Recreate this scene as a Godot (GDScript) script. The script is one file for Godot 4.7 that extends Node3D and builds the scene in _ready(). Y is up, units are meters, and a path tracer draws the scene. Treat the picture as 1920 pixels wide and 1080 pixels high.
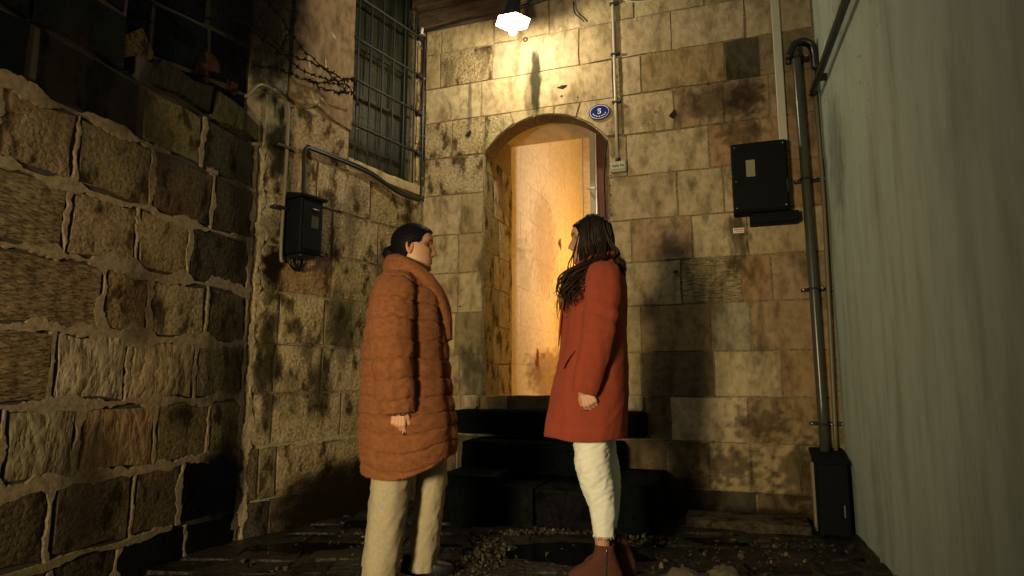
extends Node3D
# A night alley: two women face each other before an arched doorway in an old ashlar wall.
# Walls are built in their own frames: u runs along the wall, v is height, w stands proud of its face.

var rng := RandomNumberGenerator.new()
var used := {}
var M := {}
var noise := FastNoiseLite.new()

# ---------------------------------------------------------------- naming and grouping
func numbered(n: String) -> String:
	var k: int = used.get(n, 0)
	used[n] = k + 1
	return n if k == 0 else "%s_%03d" % [n, k]

func tag(o: Node3D, label: String, category: String, group := "") -> Node3D:
	o.set_meta("label", label)
	o.set_meta("category", category)
	if group:
		o.set_meta("group", group)
	return o

func thing(called: String, label: String, category: String, xf := Transform3D(), group := "") -> Node3D:
	var o := Node3D.new()
	o.name = numbered(called)
	add_child(o, true)
	o.transform = xf
	return tag(o, label, category, group)

func part(called: String, mesh: Mesh, mat: Material, parent: Node3D, kind := "") -> MeshInstance3D:
	var o := MeshInstance3D.new()
	o.name = called if parent != self else numbered(called)
	o.mesh = mesh
	o.material_override = mat
	parent.add_child(o, true)
	if kind:
		o.set_meta("kind", kind)
	return o

func lin(r: float, g: float, b: float) -> Color:
	return Color(r, g, b).linear_to_srgb()

# ---------------------------------------------------------------- materials
func ntex(freq: float, oct: int, stops: Array, sd: int, kind := FastNoiseLite.TYPE_SIMPLEX_SMOOTH, size := 512) -> NoiseTexture2D:
	var n := FastNoiseLite.new()
	n.noise_type = kind
	n.frequency = freq
	n.fractal_octaves = oct
	n.fractal_gain = 0.55
	n.seed = sd
	var t := NoiseTexture2D.new()
	t.width = size
	t.height = size
	t.seamless = true
	t.seamless_blend_skirt = 0.25
	t.noise = n
	if stops.size():
		var g := Gradient.new()
		g.offsets = PackedFloat32Array(stops.map(func(s): return s[0]))
		g.colors = PackedColorArray(stops.map(func(s): return Color(s[1], s[1], s[1]) if not s[1] is Color else s[1]))
		t.color_ramp = g
	return t

func plain(c: Color, rough := 0.7, metal := 0.0) -> StandardMaterial3D:
	var m := StandardMaterial3D.new()
	m.albedo_color = c
	m.roughness = rough
	m.metallic = metal
	return m

func textured(c: Color, rough: float, tex: Texture2D, scale: Vector3, bump: Texture2D, cm: float, over: Texture2D = null, over_scale := Vector3.ONE, tint := false) -> StandardMaterial3D:
	var m := plain(c, rough)
	m.uv1_triplanar = true
	m.uv1_triplanar_sharpness = 4.0
	m.uv1_scale = scale
	m.albedo_texture = tex
	if bump:
		m.heightmap_enabled = true
		m.heightmap_texture = bump
		m.heightmap_scale = cm
	if over:
		m.detail_enabled = true
		m.detail_albedo = over
		m.detail_blend_mode = BaseMaterial3D.BLEND_MODE_MUL
		m.detail_uv_layer = BaseMaterial3D.DETAIL_UV_2
		m.uv2_triplanar = true
		m.uv2_triplanar_sharpness = 4.0
		m.uv2_scale = over_scale
	m.vertex_color_use_as_albedo = tint
	return m

func make_materials() -> void:
	var mottle := ntex(0.028, 6, [[0.0, 0.66], [0.3, 0.82], [0.52, 0.92], [0.75, 0.98], [1.0, 1.0]], 3)
	var pits := ntex(0.03, 5, [[0.0, 0.0], [0.28, 0.35], [0.4, 0.72], [0.7, 0.85], [1.0, 1.0]], 11)
	var crag := ntex(0.016, 6, [[0.0, 0.0], [0.25, 0.2], [0.45, 0.6], [0.6, 0.66], [1.0, 1.0]], 17)
	var grain := ntex(0.06, 4, [], 23)
	var streak := ntex(0.014, 5, [[0.0, Color(0.68, 0.66, 0.62)], [0.26, Color(0.84, 0.83, 0.8)], [0.42, Color(0.95, 0.94, 0.92)], [0.7, Color(1, 1, 1)], [1.0, Color(1, 0.97, 0.92)]], 31)
	var soot := ntex(0.01, 6, [[0.0, Color(0.3, 0.3, 0.28)], [0.24, Color(0.58, 0.56, 0.52)], [0.38, Color(0.9, 0.89, 0.85)], [0.7, Color(1, 1, 1)], [1.0, Color(1, 0.96, 0.9)]], 41)
	M.ashlar = textured(Color.WHITE, 0.88, ntex(0.024, 6, [[0.0, 0.74], [0.3, 0.88], [0.52, 0.95], [0.75, 0.99], [1.0, 1.0]], 4), Vector3(1.3, 1.0, 1.3), pits, 0.28, streak, Vector3(0.9, 0.4, 0.9), true)
	M.pitted = textured(Color.WHITE, 0.9, mottle, Vector3(2.2, 2.2, 2.2), pits, 0.75, soot, Vector3(1.3, 0.7, 1.3), true)
	M.rough = textured(Color.WHITE, 0.9, mottle, Vector3(2.0, 0.9, 2.0), crag, 1.3, streak, Vector3(1.9, 0.42, 1.9), true)
	M.ribbed = textured(Color.WHITE, 0.9, mottle, Vector3(0.8, 4.5, 0.8), pits, 1.8, streak, Vector3(1.7, 0.4, 1.7), true)
	M.mortar = textured(lin(0.36, 0.28, 0.17), 0.92, mottle, Vector3(1.3, 1.3, 1.3), grain, 0.3)
	M.joint = textured(lin(0.3, 0.23, 0.13), 0.95, mottle, Vector3(2.5, 2.5, 2.5), pits, 1.0)
	for k in ["ashlar", "pitted", "rough", "ribbed", "mortar"]:
		M[k].metallic_specular = 0.2
	M.joint_dark = plain(lin(0.03, 0.024, 0.016), 0.95)
	M.smear = textured(Color.WHITE, 0.92, mottle, Vector3(2.0, 2.0, 2.0), grain, 0.12, null, Vector3.ONE, true)
	M.plaster = textured(lin(0.27, 0.175, 0.095), 0.85, mottle, Vector3(1.2, 0.6, 1.2), grain, 0.15, streak, Vector3(0.8, 0.5, 0.8))
	M.inner = textured(lin(0.62, 0.57, 0.46), 0.9, ntex(0.02, 6, [[0.0, 0.84], [0.4, 0.94], [1.0, 1.0]], 5), Vector3(0.9, 1.3, 0.35), pits, 0.2)
	M.inner_stone = M.inner.duplicate()
	M.inner_stone.albedo_color = Color.WHITE
	M.inner_stone.vertex_color_use_as_albedo = true
	M.green = textured(lin(0.4, 0.47, 0.41), 0.75, ntex(0.02, 5, [[0.0, 0.94], [0.4, 0.97], [1.0, 1.0]], 51), Vector3(1.6, 0.3, 1.6), grain, 0.15, ntex(0.012, 5, [[0.0, Color(0.88, 0.86, 0.82)], [0.35, Color(0.96, 0.95, 0.94)], [0.6, Color(1, 1, 1)], [1.0, Color(1, 1, 0.98)]], 53), Vector3(0.9, 0.14, 0.9))
	M.stain_and_shade = plain(Color.WHITE, 0.9)
	M.stain_and_shade.metallic_specular = 0.1
	M.stain_and_shade.vertex_color_use_as_albedo = true
	M.stain_and_shade.transparency = BaseMaterial3D.TRANSPARENCY_ALPHA
	M.ground = textured(lin(0.02, 0.016, 0.012), 0.42, mottle, Vector3(1.6, 1.6, 1.6), crag, 3.0, soot, Vector3(0.5, 0.5, 0.5))
	M.paving = textured(Color.WHITE, 0.5, mottle, Vector3(1.6, 1.6, 1.6), crag, 0.8, soot, Vector3(0.7, 0.7, 0.7), true)
	M.paving.metallic_specular = 0.3
	M.step = textured(lin(0.6, 0.6, 0.6), 0.85, mottle, Vector3(1.5, 1.5, 1.5), pits, 1.2, soot, Vector3(0.8, 0.8, 0.8), true)
	M.step.metallic_specular = 0.2
	M.rubble = textured(Color.WHITE, 0.8, mottle, Vector3(6, 6, 6), null, 0, null, Vector3.ONE, true)
	M.water = plain(lin(0.004, 0.005, 0.006), 0.06)
	M.black = plain(lin(0.006, 0.009, 0.011), 0.5)
	M.black_rough = textured(lin(0.004, 0.006, 0.008), 0.7, mottle, Vector3(3, 3, 3), grain, 0.1)
	M.black_rough.metallic_specular = 0.25
	M.cable = plain(lin(0.006, 0.007, 0.01), 0.38)
	M.iron = textured(lin(0.011, 0.012, 0.015), 0.55, mottle, Vector3(6, 6, 6), grain, 0.15)
	M.pipe = plain(lin(0.045, 0.052, 0.038), 0.28)
	M.pipe_pale = plain(lin(0.15, 0.125, 0.08), 0.45)
	M.conduit = plain(lin(0.4, 0.36, 0.27), 0.35)
	M.trunking = plain(lin(0.42, 0.4, 0.32), 0.5)
	M.steel = plain(lin(0.5, 0.48, 0.44), 0.25, 0.9)
	M.wood = textured(lin(0.12, 0.075, 0.042), 0.8, mottle, Vector3(0.8, 7, 7), grain, 0.5, streak, Vector3(0.6, 3, 3))
	M.red_wood = textured(lin(0.13, 0.035, 0.016), 0.5, mottle, Vector3(6, 0.8, 6), grain, 0.2)
	M.door_leaf = plain(lin(0.38, 0.34, 0.25), 0.6)
	M.shutter = textured(lin(0.034, 0.038, 0.02), 0.5, mottle, Vector3(7, 0.8, 7), grain, 0.25, streak, Vector3(1.8, 0.5, 1.8))
	M.glass = plain(Color(0.16, 0.18, 0.12, 0.12), 0.08)
	M.glass.metallic_specular = 0.22
	M.glass.transparency = BaseMaterial3D.TRANSPARENCY_ALPHA
	M.label = plain(lin(0.2, 0.2, 0.11), 0.7)
	M.white = plain(lin(0.75, 0.73, 0.68), 0.4)
	M.ink = plain(lin(0.02, 0.02, 0.02), 0.6)
	M.blue = plain(lin(0.012, 0.018, 0.16), 0.16)
	M.red = plain(lin(0.35, 0.03, 0.03), 0.6)
	M.enamel = plain(lin(0.6, 0.58, 0.52), 0.4)
	M.bulb = plain(Color(1, 0.95, 0.85), 0.3)
	M.bulb.emission_enabled = true
	M.bulb.emission = Color(1, 0.86, 0.6)
	M.bulb.emission_energy_multiplier = 6.0
	M.inner_bulb = M.bulb.duplicate()
	M.inner_bulb.emission = Color(1, 0.72, 0.25)
	M.lens = plain(Color(1, 1, 1), 0.3)
	M.lens.emission_enabled = true
	M.lens.emission = Color(1, 0.88, 0.66)
	M.lens.emission_energy_multiplier = 1.5
	M.skin = plain(Color.WHITE, 0.5)
	M.skin.vertex_color_use_as_albedo = true
	M.skin.subsurf_scatter_enabled = true
	M.skin.subsurf_scatter_strength = 0.12
	M.fur = textured(lin(0.24, 0.083, 0.027), 0.95, ntex(0.03, 4, [[0.0, 0.72], [0.45, 0.9], [1.0, 1.0]], 61), Vector3(1.6, 2.2, 1.6), null, 0.0)
	M.fur.rim_enabled = true
	M.fur.rim = 0.5
	M.fur.rim_tint = 0.7
	M.pile = plain(Color.WHITE, 0.9)
	M.pile.vertex_color_use_as_albedo = true
	M.wool = textured(lin(0.33, 0.052, 0.022), 0.92, ntex(0.05, 3, [[0.0, 0.76], [0.5, 0.93], [1.0, 1.0]], 67), Vector3(5, 5, 5), ntex(0.12, 3, [], 71), 0.25)
	M.wool.rim_enabled = true
	M.wool.rim = 0.35
	M.wool.rim_tint = 0.8
	M.slacks = textured(lin(0.39, 0.325, 0.22), 0.8, ntex(0.03, 3, [[0.0, 0.88], [1.0, 1.0]], 73), Vector3(3, 3, 3), ntex(0.2, 2, [], 79), 0.04)
	M.denim = textured(lin(0.8, 0.79, 0.71), 0.85, ntex(0.04, 3, [[0.0, 0.94], [1.0, 1.0]], 83), Vector3(4, 4, 4), ntex(0.2, 2, [], 89), 0.02)
	M.suede = textured(lin(0.12, 0.036, 0.02), 0.9, ntex(0.04, 4, [[0.0, 0.7], [1.0, 1.0]], 97), Vector3(6, 6, 6), grain, 0.08)
	M.sole = plain(lin(0.03, 0.02, 0.015), 0.7)
	M.hair_black = plain(lin(0.005, 0.005, 0.007), 0.5)
	M.hair_black.metallic_specular = 0.14
	M.hair_brown = plain(Color.WHITE, 0.5)
	M.hair_brown.metallic_specular = 0.35
	M.hair_brown.vertex_color_use_as_albedo = true
	M.shoe = plain(lin(0.01, 0.009, 0.009), 0.35)
	M.gold = plain(lin(0.75, 0.68, 0.5), 0.2, 1.0)
	M.bark = plain(lin(0.006, 0.005, 0.005), 0.8)
	M.bark.metallic_specular = 0.15

# ---------------------------------------------------------------- mesh helpers (corners given anticlockwise as seen from the front)
func surf(smooth := -1) -> SurfaceTool:
	var st := SurfaceTool.new()
	st.begin(Mesh.PRIMITIVE_TRIANGLES)
	st.set_smooth_group(smooth)
	return st

func tri(st: SurfaceTool, a: Vector3, b: Vector3, c: Vector3) -> void:
	st.add_vertex(a)
	st.add_vertex(c)
	st.add_vertex(b)

func quad(st: SurfaceTool, a: Vector3, b: Vector3, c: Vector3, d: Vector3) -> void:
	tri(st, a, b, c)
	tri(st, a, c, d)

func done(st: SurfaceTool) -> ArrayMesh:
	st.generate_normals()
	return st.commit()

# a box from lo to hi with chamfered edges
func box(st: SurfaceTool, lo: Vector3, hi: Vector3, bev := 0.004, xf := Transform3D()) -> void:
	var c := (lo + hi) / 2.0
	var h := (hi - lo) / 2.0
	bev = minf(bev, minf(h.x, minf(h.y, h.z)) * 0.45)
	for ax in 3:
		for s in [-1.0, 1.0]:
			var n := Vector3.ZERO
			n[ax] = s
			var p := Vector3.ZERO
			p[(ax + 1) % 3] = 1.0
			var q := n.cross(p)
			var f := []
			for k in [[-1, -1], [1, -1], [1, 1], [-1, 1]]:
				f.append(xf * (c + n * h + (p * k[0] + q * k[1]) * (h - Vector3.ONE * bev)))
			quad(st, f[0], f[1], f[2], f[3])
	for ax in 3:
		var b := (ax + 1) % 3
		var d := (ax + 2) % 3
		for s in [-1.0, 1.0]:
			for t in [-1.0, 1.0]:
				var e := []
				for k in [[0, -1], [1, -1], [1, 1], [0, 1]]:
					var v := Vector3.ZERO
					v[ax] = k[1] * (h[ax] - bev)
					v[b] = s * (h[b] - (bev if k[0] == 1 else 0.0))
					v[d] = t * (h[d] - (0.0 if k[0] == 1 else bev))
					e.append(xf * (c + v))
				if s * t > 0:
					quad(st, e[0], e[1], e[2], e[3])
				else:
					quad(st, e[0], e[3], e[2], e[1])
	for s in [-1.0, 1.0]:
		for t in [-1.0, 1.0]:
			for r in [-1.0, 1.0]:
				var g := Vector3(s, t, r)
				var a := xf * (c + g * (h - Vector3(0, bev, bev)))
				var b2 := xf * (c + g * (h - Vector3(bev, 0, bev)))
				var d2 := xf * (c + g * (h - Vector3(bev, bev, 0)))
				if s * t * r > 0:
					tri(st, a, b2, d2)
				else:
					tri(st, a, d2, b2)

func box_mesh(lo: Vector3, hi: Vector3, bev := 0.004, xf := Transform3D()) -> ArrayMesh:
	var st := surf()
	box(st, lo, hi, bev, xf)
	return done(st)

# rows of points, closed round each row, smooth; rows run so that the outside is seen with the row going anticlockwise from above and rows going up
func skin_rows(st: SurfaceTool, rows: Array, cap0 := true, cap1 := true, cols: Array = []) -> void:
	for i in rows.size() - 1:
		var a: PackedVector3Array = rows[i]
		var b: PackedVector3Array = rows[i + 1]
		var n := a.size()
		for j in n:
			var k := (j + 1) % n
			if cols.size():
				var ca: PackedColorArray = cols[i]
				var cb: PackedColorArray = cols[i + 1]
				cv(st, ca[j], a[j]); cv(st, cb[k], b[k]); cv(st, ca[k], a[k])
				cv(st, ca[j], a[j]); cv(st, cb[j], b[j]); cv(st, cb[k], b[k])
			else:
				quad(st, a[j], a[k], b[k], b[j])
	for e in 2:
		if (cap0 if e == 0 else cap1):
			var r: PackedVector3Array = rows[0] if e == 0 else rows[-1]
			var c := Vector3.ZERO
			for p in r:
				c += p
			c /= r.size()
			if cols.size():
				st.set_color((cols[0] if e == 0 else cols[-1])[0])
			for j in r.size():
				if e == 0:
					tri(st, c, r[(j + 1) % r.size()], r[j])
				else:
					tri(st, c, r[j], r[(j + 1) % r.size()])

func cv(st: SurfaceTool, c: Color, p: Vector3) -> void:
	st.set_color(c)
	st.add_vertex(p)

func smooth_path(pts: Array, per := 6) -> PackedVector3Array:
	var out := PackedVector3Array()
	for i in pts.size() - 1:
		var a: Vector3 = pts[maxi(i - 1, 0)]
		var b: Vector3 = pts[i]
		var c: Vector3 = pts[i + 1]
		var d: Vector3 = pts[mini(i + 2, pts.size() - 1)]
		for k in per:
			out.append(b.cubic_interpolate(c, a, d, float(k) / per))
	out.append(pts[-1])
	return out

# a tube along a path; rad is a float, or a Callable t -> Vector2 (across, along the side axis)
func tube(st: SurfaceTool, path: PackedVector3Array, rad, sides := 8, col0 = null, col1 = null) -> void:
	var rows := []
	var cols := []
	var side := Vector3.ZERO
	for i in path.size():
		var dir := (path[mini(i + 1, path.size() - 1)] - path[maxi(i - 1, 0)]).normalized()
		if side == Vector3.ZERO:
			side = dir.cross(Vector3(0, 0, 1) if absf(dir.z) < 0.9 else Vector3(1, 0, 0)).normalized()
		side = (side - dir * side.dot(dir)).normalized()
		var other := dir.cross(side)
		var t := float(i) / maxf(path.size() - 1, 1)
		var r: Vector2 = Vector2(rad, rad) if rad is float else rad.call(t)
		var row := PackedVector3Array()
		for j in sides:
			var an := TAU * j / sides
			row.append(path[i] + side * cos(an) * r.x + other * sin(an) * r.y)
		rows.append(row)
		if col0 != null:
			var cc := PackedColorArray()
			cc.resize(sides)
			cc.fill((col0 as Color).lerp(col1, t))
			cols.append(cc)
	skin_rows(st, rows, true, true, cols)

func tube_mesh(pts: Array, rad, sides := 8, per := 6) -> ArrayMesh:
	var st := surf(0)
	tube(st, smooth_path(pts, per) if per > 1 else PackedVector3Array(pts), rad, sides)
	return done(st)

func disc_tube(st: SurfaceTool, at: Vector3, axis: Vector3, r: float, len: float, sides := 16) -> void:
	tube(st, PackedVector3Array([at, at + axis * len]), r, sides)

# ---------------------------------------------------------------- stones
const TONES := {
	"t": [0.46, 0.365, 0.225], "p": [0.5, 0.42, 0.28], "w": [0.56, 0.47, 0.33], "m": [0.39, 0.3, 0.178], "b": [0.33, 0.235, 0.135], "r": [0.345, 0.225, 0.125],
	"o": [0.25, 0.205, 0.115], "g": [0.32, 0.28, 0.185], "d": [0.15, 0.115, 0.07], "e": [0.085, 0.073, 0.053], "k": [0.02, 0.02, 0.02], "x": [0.007, 0.008, 0.009],
}  # x also carries painted shade in the upper left stones

func tone(k: String) -> Color:
	var c: Array = TONES[k]
	var f := rng.randf_range(0.94, 1.06)
	return Color(c[0] * f, c[1] * f * rng.randf_range(0.97, 1.03), c[2] * f * rng.randf_range(0.92, 1.08))

func stone(outline: Array, wf: float, wb: float, bev: float, jit: float, pillow: float, col: Color) -> ArrayMesh:
	var pts := PackedVector2Array()
	var n := outline.size()
	for i in n:
		var a: Vector2 = outline[i]
		var b: Vector2 = outline[(i + 1) % n]
		var segs := clampi(int(a.distance_to(b) / 0.1), 1, 5)
		for k in segs:
			pts.append(a.lerp(b, float(k) / segs) + Vector2(rng.randf_range(-jit, jit), rng.randf_range(-jit, jit)))
	var c := Vector2.ZERO
	for p in pts:
		c += p
	c /= pts.size()
	var A := []
	var B := []
	var C := []
	var tilt := Vector2(rng.randf_range(-0.02, 0.02), rng.randf_range(-0.02, 0.02)) * minf(1.0, pillow / 0.01)
	for p in pts:
		var into := (c - p).normalized()
		var q := p + into * bev
		var m := p.lerp(c, 0.42)
		A.append(Vector3(p.x, p.y, wb))
		B.append(Vector3(q.x, q.y, wf + tilt.dot(q - c) + rng.randf_range(-0.3, 0.3) * pillow))
		C.append(Vector3(m.x, m.y, wf + tilt.dot(m - c) + rng.randf_range(0.1, 1.0) * pillow))
	var st := surf()
	var e := Vector3(c.x, c.y, wf + pillow * rng.randf_range(0.3, 1.0))
	var k2 := pts.size()
	for i in k2:
		var j := (i + 1) % k2
		st.set_color(col)
		st.set_smooth_group(2)
		quad(st, A[i], A[j], B[j], B[i])
		st.set_smooth_group(1)
		quad(st, B[i], B[j], C[j], C[i])
		tri(st, e, C[i], C[j])
	return done(st)

func rect(u0: float, u1: float, v0: float, v1: float) -> Array:
	return [Vector2(u0, v0), Vector2(u1, v0), Vector2(u1, v1), Vector2(u0, v1)]

# one course: joints along u, one letter of tone per stone (a dot leaves the stone out, a capital makes it craggy)
func course(wall: Node3D, v0: float, v1: float, us: Array, tones: String, gap: float, jit: float, pillow: float, proud: float, mat: Material, dim := 1.0) -> void:
	for i in tones.length():
		var k := tones[i]
		if k == ".":
			continue
		var m := mat
		var p := pillow
		if k == k.to_upper():
			m = M.rough
			p = pillow * 1.6 + 0.006
		var kk := k.to_lower()
		var ribs := kk == "z" or kk == "y"
		if ribs:
			m = M.ribbed
			kk = "b" if kk == "z" else "m"
		if kk == "h":
			m = M.pitted
			kk = "t"
		var tint := tone(kk)
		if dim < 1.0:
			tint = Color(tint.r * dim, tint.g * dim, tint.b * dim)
		var me := stone(rect(us[i] + gap, us[i + 1] - gap, v0 + gap, v1 - gap), proud + rng.randf_range(-0.35, 0.35) * proud, -0.05, bev_for(gap), jit, p, tint)
		part("stone_block", me, m, wall)

func bev_for(gap: float) -> float:
	return 0.003 + gap * 0.8

# a flat ragged smear of mortar along a joint; "thin" says how far it may narrow
func smear(st: SurfaceTool, a: Vector2, b: Vector2, wide: float, proud: float, col: Color, thin := 0.25) -> void:
	var len := a.distance_to(b)
	var n := maxi(4, int(len / 0.012))
	var dir := (b - a) / len
	var up := Vector2(-dir.y, dir.x)
	var last := []
	st.set_color(col)
	for i in n + 1:
		var p := a + dir * len * i / n
		var w := []
		for s in [1.0, -1.0]:
			var x: float = p.x * s * 50.0 + p.y * 310.0 + s * 170.0
			var y := p.y * 50.0 + p.x * 90.0
			var f: float = 0.72 + 2.0 * noise.get_noise_2d(x * 0.8 + y, y * 1.2) + 0.4 * noise.get_noise_2d(x * 2.6, y * 3.3 + 31.0) + 0.3 * noise.get_noise_2d(x * 11.0, y * 9.0 - 31.0) + rng.randf_range(-0.1, 0.1)
			w.append(wide * maxf(f, thin))
		var q := [p + up * w[0], p + up * maxf(w[0] - 0.0035, 0.0005), p - up * maxf(w[1] - 0.0035, 0.0005), p - up * w[1]]
		var lift := proud + 0.003 * noise.get_noise_2d(p.x * 300.0, p.y * 300.0)
		var r := [Vector3(q[0].x, q[0].y, proud - 0.012), Vector3(q[1].x, q[1].y, lift), Vector3(q[2].x, q[2].y, lift), Vector3(q[3].x, q[3].y, proud - 0.012)]
		if last.size():
			for k in 3:
				st.set_smooth_group(4 if k == 1 else -1)
				quad(st, last[k + 1], r[k + 1], r[k], last[k])
		last = r

# weathering: a thin film of grime, also used for painted shade, with ragged, faded edges
func stain_and_shade(wall: Node3D, u: float, v: float, wu: float, wv: float, w: float, col: Color, alpha: float, sd: int, rag := 1.0, nu := 30, nv := 36) -> void:
	var st := surf(0)
	var f := FastNoiseLite.new()
	f.seed = sd
	f.frequency = 1.0
	f.fractal_octaves = 5
	var P := []
	var Cc := []
	for j in nv + 1:
		for i in nu + 1:
			var x := -1.0 + 2.0 * i / nu
			var y := -1.0 + 2.0 * j / nv
			P.append(Vector3(u + x * wu, v + y * wv, w))
			var a := 1.0 - smoothstep(0.25, 1.0, sqrt(x * x + y * y * (0.9 if wv > wu else 1.0)))
			a = smoothstep(0.12, 0.85, a * 0.95 + 0.75 * rag * f.get_noise_2d((u + x * wu) * 13.0, (v + y * wv) * (13.0 if wv < wu * 1.6 else 5.0)))
			if i == 0 or j == 0 or i == nu or j == nv:
				a = 0.0
			Cc.append(Color(col.r, col.g, col.b, a * alpha))
	for j in nv:
		for i in nu:
			var a := j * (nu + 1) + i
			for k in [a, a + nu + 2, a + 1, a, a + nu + 1, a + nu + 2]:
				cv(st, Cc[k], P[k])
	part("stain_and_shade", done(st), M.stain_and_shade, wall, "stuff")

func frame_of(o: Vector3, d: Vector3) -> Transform3D:
	return Transform3D(Basis(d, Vector3.UP, d.cross(Vector3.UP)), o)

# ---------------------------------------------------------------- bodies: capsules blended on a grid and meshed with surface nets
func nets(st: SurfaceTool, bones: Array, cell: float, k: float, col: Color, xf := Transform3D()) -> void:
	var lo := Vector3.INF
	var hi := -Vector3.INF
	for b in bones:
		for e in [[b[0], b[2]], [b[1], b[3]]]:
			lo = lo.min(e[0] - Vector3.ONE * (e[1] + cell * 3))
			hi = hi.max(e[0] + Vector3.ONE * (e[1] + cell * 3))
	var nx := int((hi.x - lo.x) / cell) + 2
	var ny := int((hi.y - lo.y) / cell) + 2
	var nz := int((hi.z - lo.z) / cell) + 2
	var F := PackedFloat32Array()
	F.resize(nx * ny * nz)
	F.fill(1.0)
	for b in bones:
		var a: Vector3 = b[0]
		var c: Vector3 = b[1]
		var ra: float = b[2]
		var rc: float = b[3]
		var flat: Vector3 = b[4] if b.size() > 4 else Vector3.ONE
		var R := maxf(ra, rc) * maxf(1.0, maxf(flat.x, maxf(flat.y, flat.z))) + cell * 2.5
		var l := (a.min(c) - Vector3.ONE * R - lo) / cell
		var h := (a.max(c) + Vector3.ONE * R - lo) / cell
		var ac := c - a
		var ll := maxf(ac.length_squared(), 1e-9)
		for z in range(maxi(0, int(l.z)), mini(nz, int(h.z) + 1)):
			for y in range(maxi(0, int(l.y)), mini(ny, int(h.y) + 1)):
				var row := (z * ny + y) * nx
				for x in range(maxi(0, int(l.x)), mini(nx, int(h.x) + 1)):
					var p := lo + Vector3(x, y, z) * cell - a
					var t := clampf(p.dot(ac) / ll, 0.0, 1.0)
					var d := ((p - ac * t) / flat).length() - lerpf(ra, rc, t)
					var o := F[row + x]
					var hh := clampf(0.5 + 0.5 * (o - d) / k, 0.0, 1.0)
					F[row + x] = lerpf(o, d, hh) - k * hh * (1.0 - hh) if o < 0.9 else d
	var ids := {}
	var V := PackedVector3Array()
	var corner := [0, 1, nx, nx + 1, nx * ny, nx * ny + 1, nx * ny + nx, nx * ny + nx + 1]
	for z in nz - 1:
		for y in ny - 1:
			for x in nx - 1:
				var at := (z * ny + y) * nx + x
				var inside := 0
				for q in corner:
					if F[at + q] < 0.0:
						inside += 1
				if inside == 0 or inside == 8:
					continue
				var s := Vector3.ZERO
				var cnt := 0
				for e in [[0, 1], [2, 3], [4, 5], [6, 7], [0, 2], [1, 3], [4, 6], [5, 7], [0, 4], [1, 5], [2, 6], [3, 7]]:
					var f0 := F[at + corner[e[0]]]
					var f1 := F[at + corner[e[1]]]
					if (f0 < 0.0) != (f1 < 0.0):
						var t := f0 / (f0 - f1)
						var p0 := Vector3(e[0] & 1, (e[0] >> 1) & 1, e[0] >> 2)
						var p1 := Vector3(e[1] & 1, (e[1] >> 1) & 1, e[1] >> 2)
						s += p0.lerp(p1, t)
						cnt += 1
				ids[at] = V.size()
				V.append(xf * (lo + (Vector3(x, y, z) + s / cnt) * cell))
	st.set_color(col)
	var strides := [1, nx, nx * ny]
	for at in ids:
		for ax in 3:
			var s0: int = strides[ax]
			var s1: int = strides[(ax + 1) % 3]
			var s2: int = strides[(ax + 2) % 3]
			if (F[at] < 0.0) == (F[at + s0] < 0.0):
				continue
			if not (ids.has(at - s1) and ids.has(at - s2) and ids.has(at - s1 - s2)):
				continue
			var a := V[ids[at]]
			var b := V[ids[at - s1]]
			var c := V[ids[at - s1 - s2]]
			var d := V[ids[at - s2]]
			if F[at] < 0.0:
				quad(st, a, b, c, d)
			else:
				quad(st, a, d, c, b)

func lerp_table(table: Array, y: float, col: int) -> float:
	for i in table.size() - 1:
		var a: Array = table[i]
		var b: Array = table[i + 1]
		if (y - a[0]) * (y - b[0]) <= 0.0 and a[0] != b[0]:
			var t: float = (y - a[0]) / (b[0] - a[0])
			var pa: float = table[maxi(i - 1, 0)][col]
			var pb: float = table[mini(i + 2, table.size() - 1)][col]
			return cubic_interpolate(a[col], b[col], pa, pb, t)
	return table[0][col] if absf(y - table[0][0]) < absf(y - table[-1][0]) else table[-1][col]

# rings given as [height, back, front, half width], from bottom to top
func loft(table: Array, nrow: int, nseg: int, power: float, shape: Callable) -> Array:
	var rows := []
	for i in nrow:
		var y := lerpf(table[0][0], table[-1][0], float(i) / (nrow - 1))
		var xb := lerp_table(table, y, 1)
		var xf := lerp_table(table, y, 2)
		var zh := lerp_table(table, y, 3)
		var row := PackedVector3Array()
		for j in nseg:
			var an := TAU * j / nseg
			var cx := signf(cos(an)) * pow(absf(cos(an)), power)
			var sz := signf(sin(an)) * pow(absf(sin(an)), power)
			var p := Vector3((xb + xf) / 2.0 + cx * (xf - xb) / 2.0, y, -sz * zh)
			row.append(shape.call(p, Vector3(cx, 0, -sz), an, y))
		rows.append(row)
	return rows

# ---------------------------------------------------------------- head: front, back and width by height, measured from the middle of the skull
const HEAD_TABLE := [[-0.118, -0.03, 0.045, 0.03], [-0.110, -0.045, 0.076, 0.04], [-0.095, -0.055, 0.087, 0.049], [-0.078, -0.062, 0.082, 0.057], [-0.066, -0.068, 0.085, 0.061], [-0.05, -0.074, 0.086, 0.064], [-0.03, -0.084, 0.085, 0.069],
	[0.0, -0.097, 0.085, 0.073], [0.018, -0.1, 0.082, 0.0745], [0.034, -0.1, 0.09, 0.075], [0.055, -0.096, 0.088, 0.073], [0.08, -0.08, 0.073, 0.063], [0.1, -0.055, 0.046, 0.044], [0.112, -0.025, 0.016, 0.02], [0.115, -0.008, 0.0, 0.006]]

func bell(x: float, s: float) -> float:
	return exp(-(x * x) / (s * s))

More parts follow.
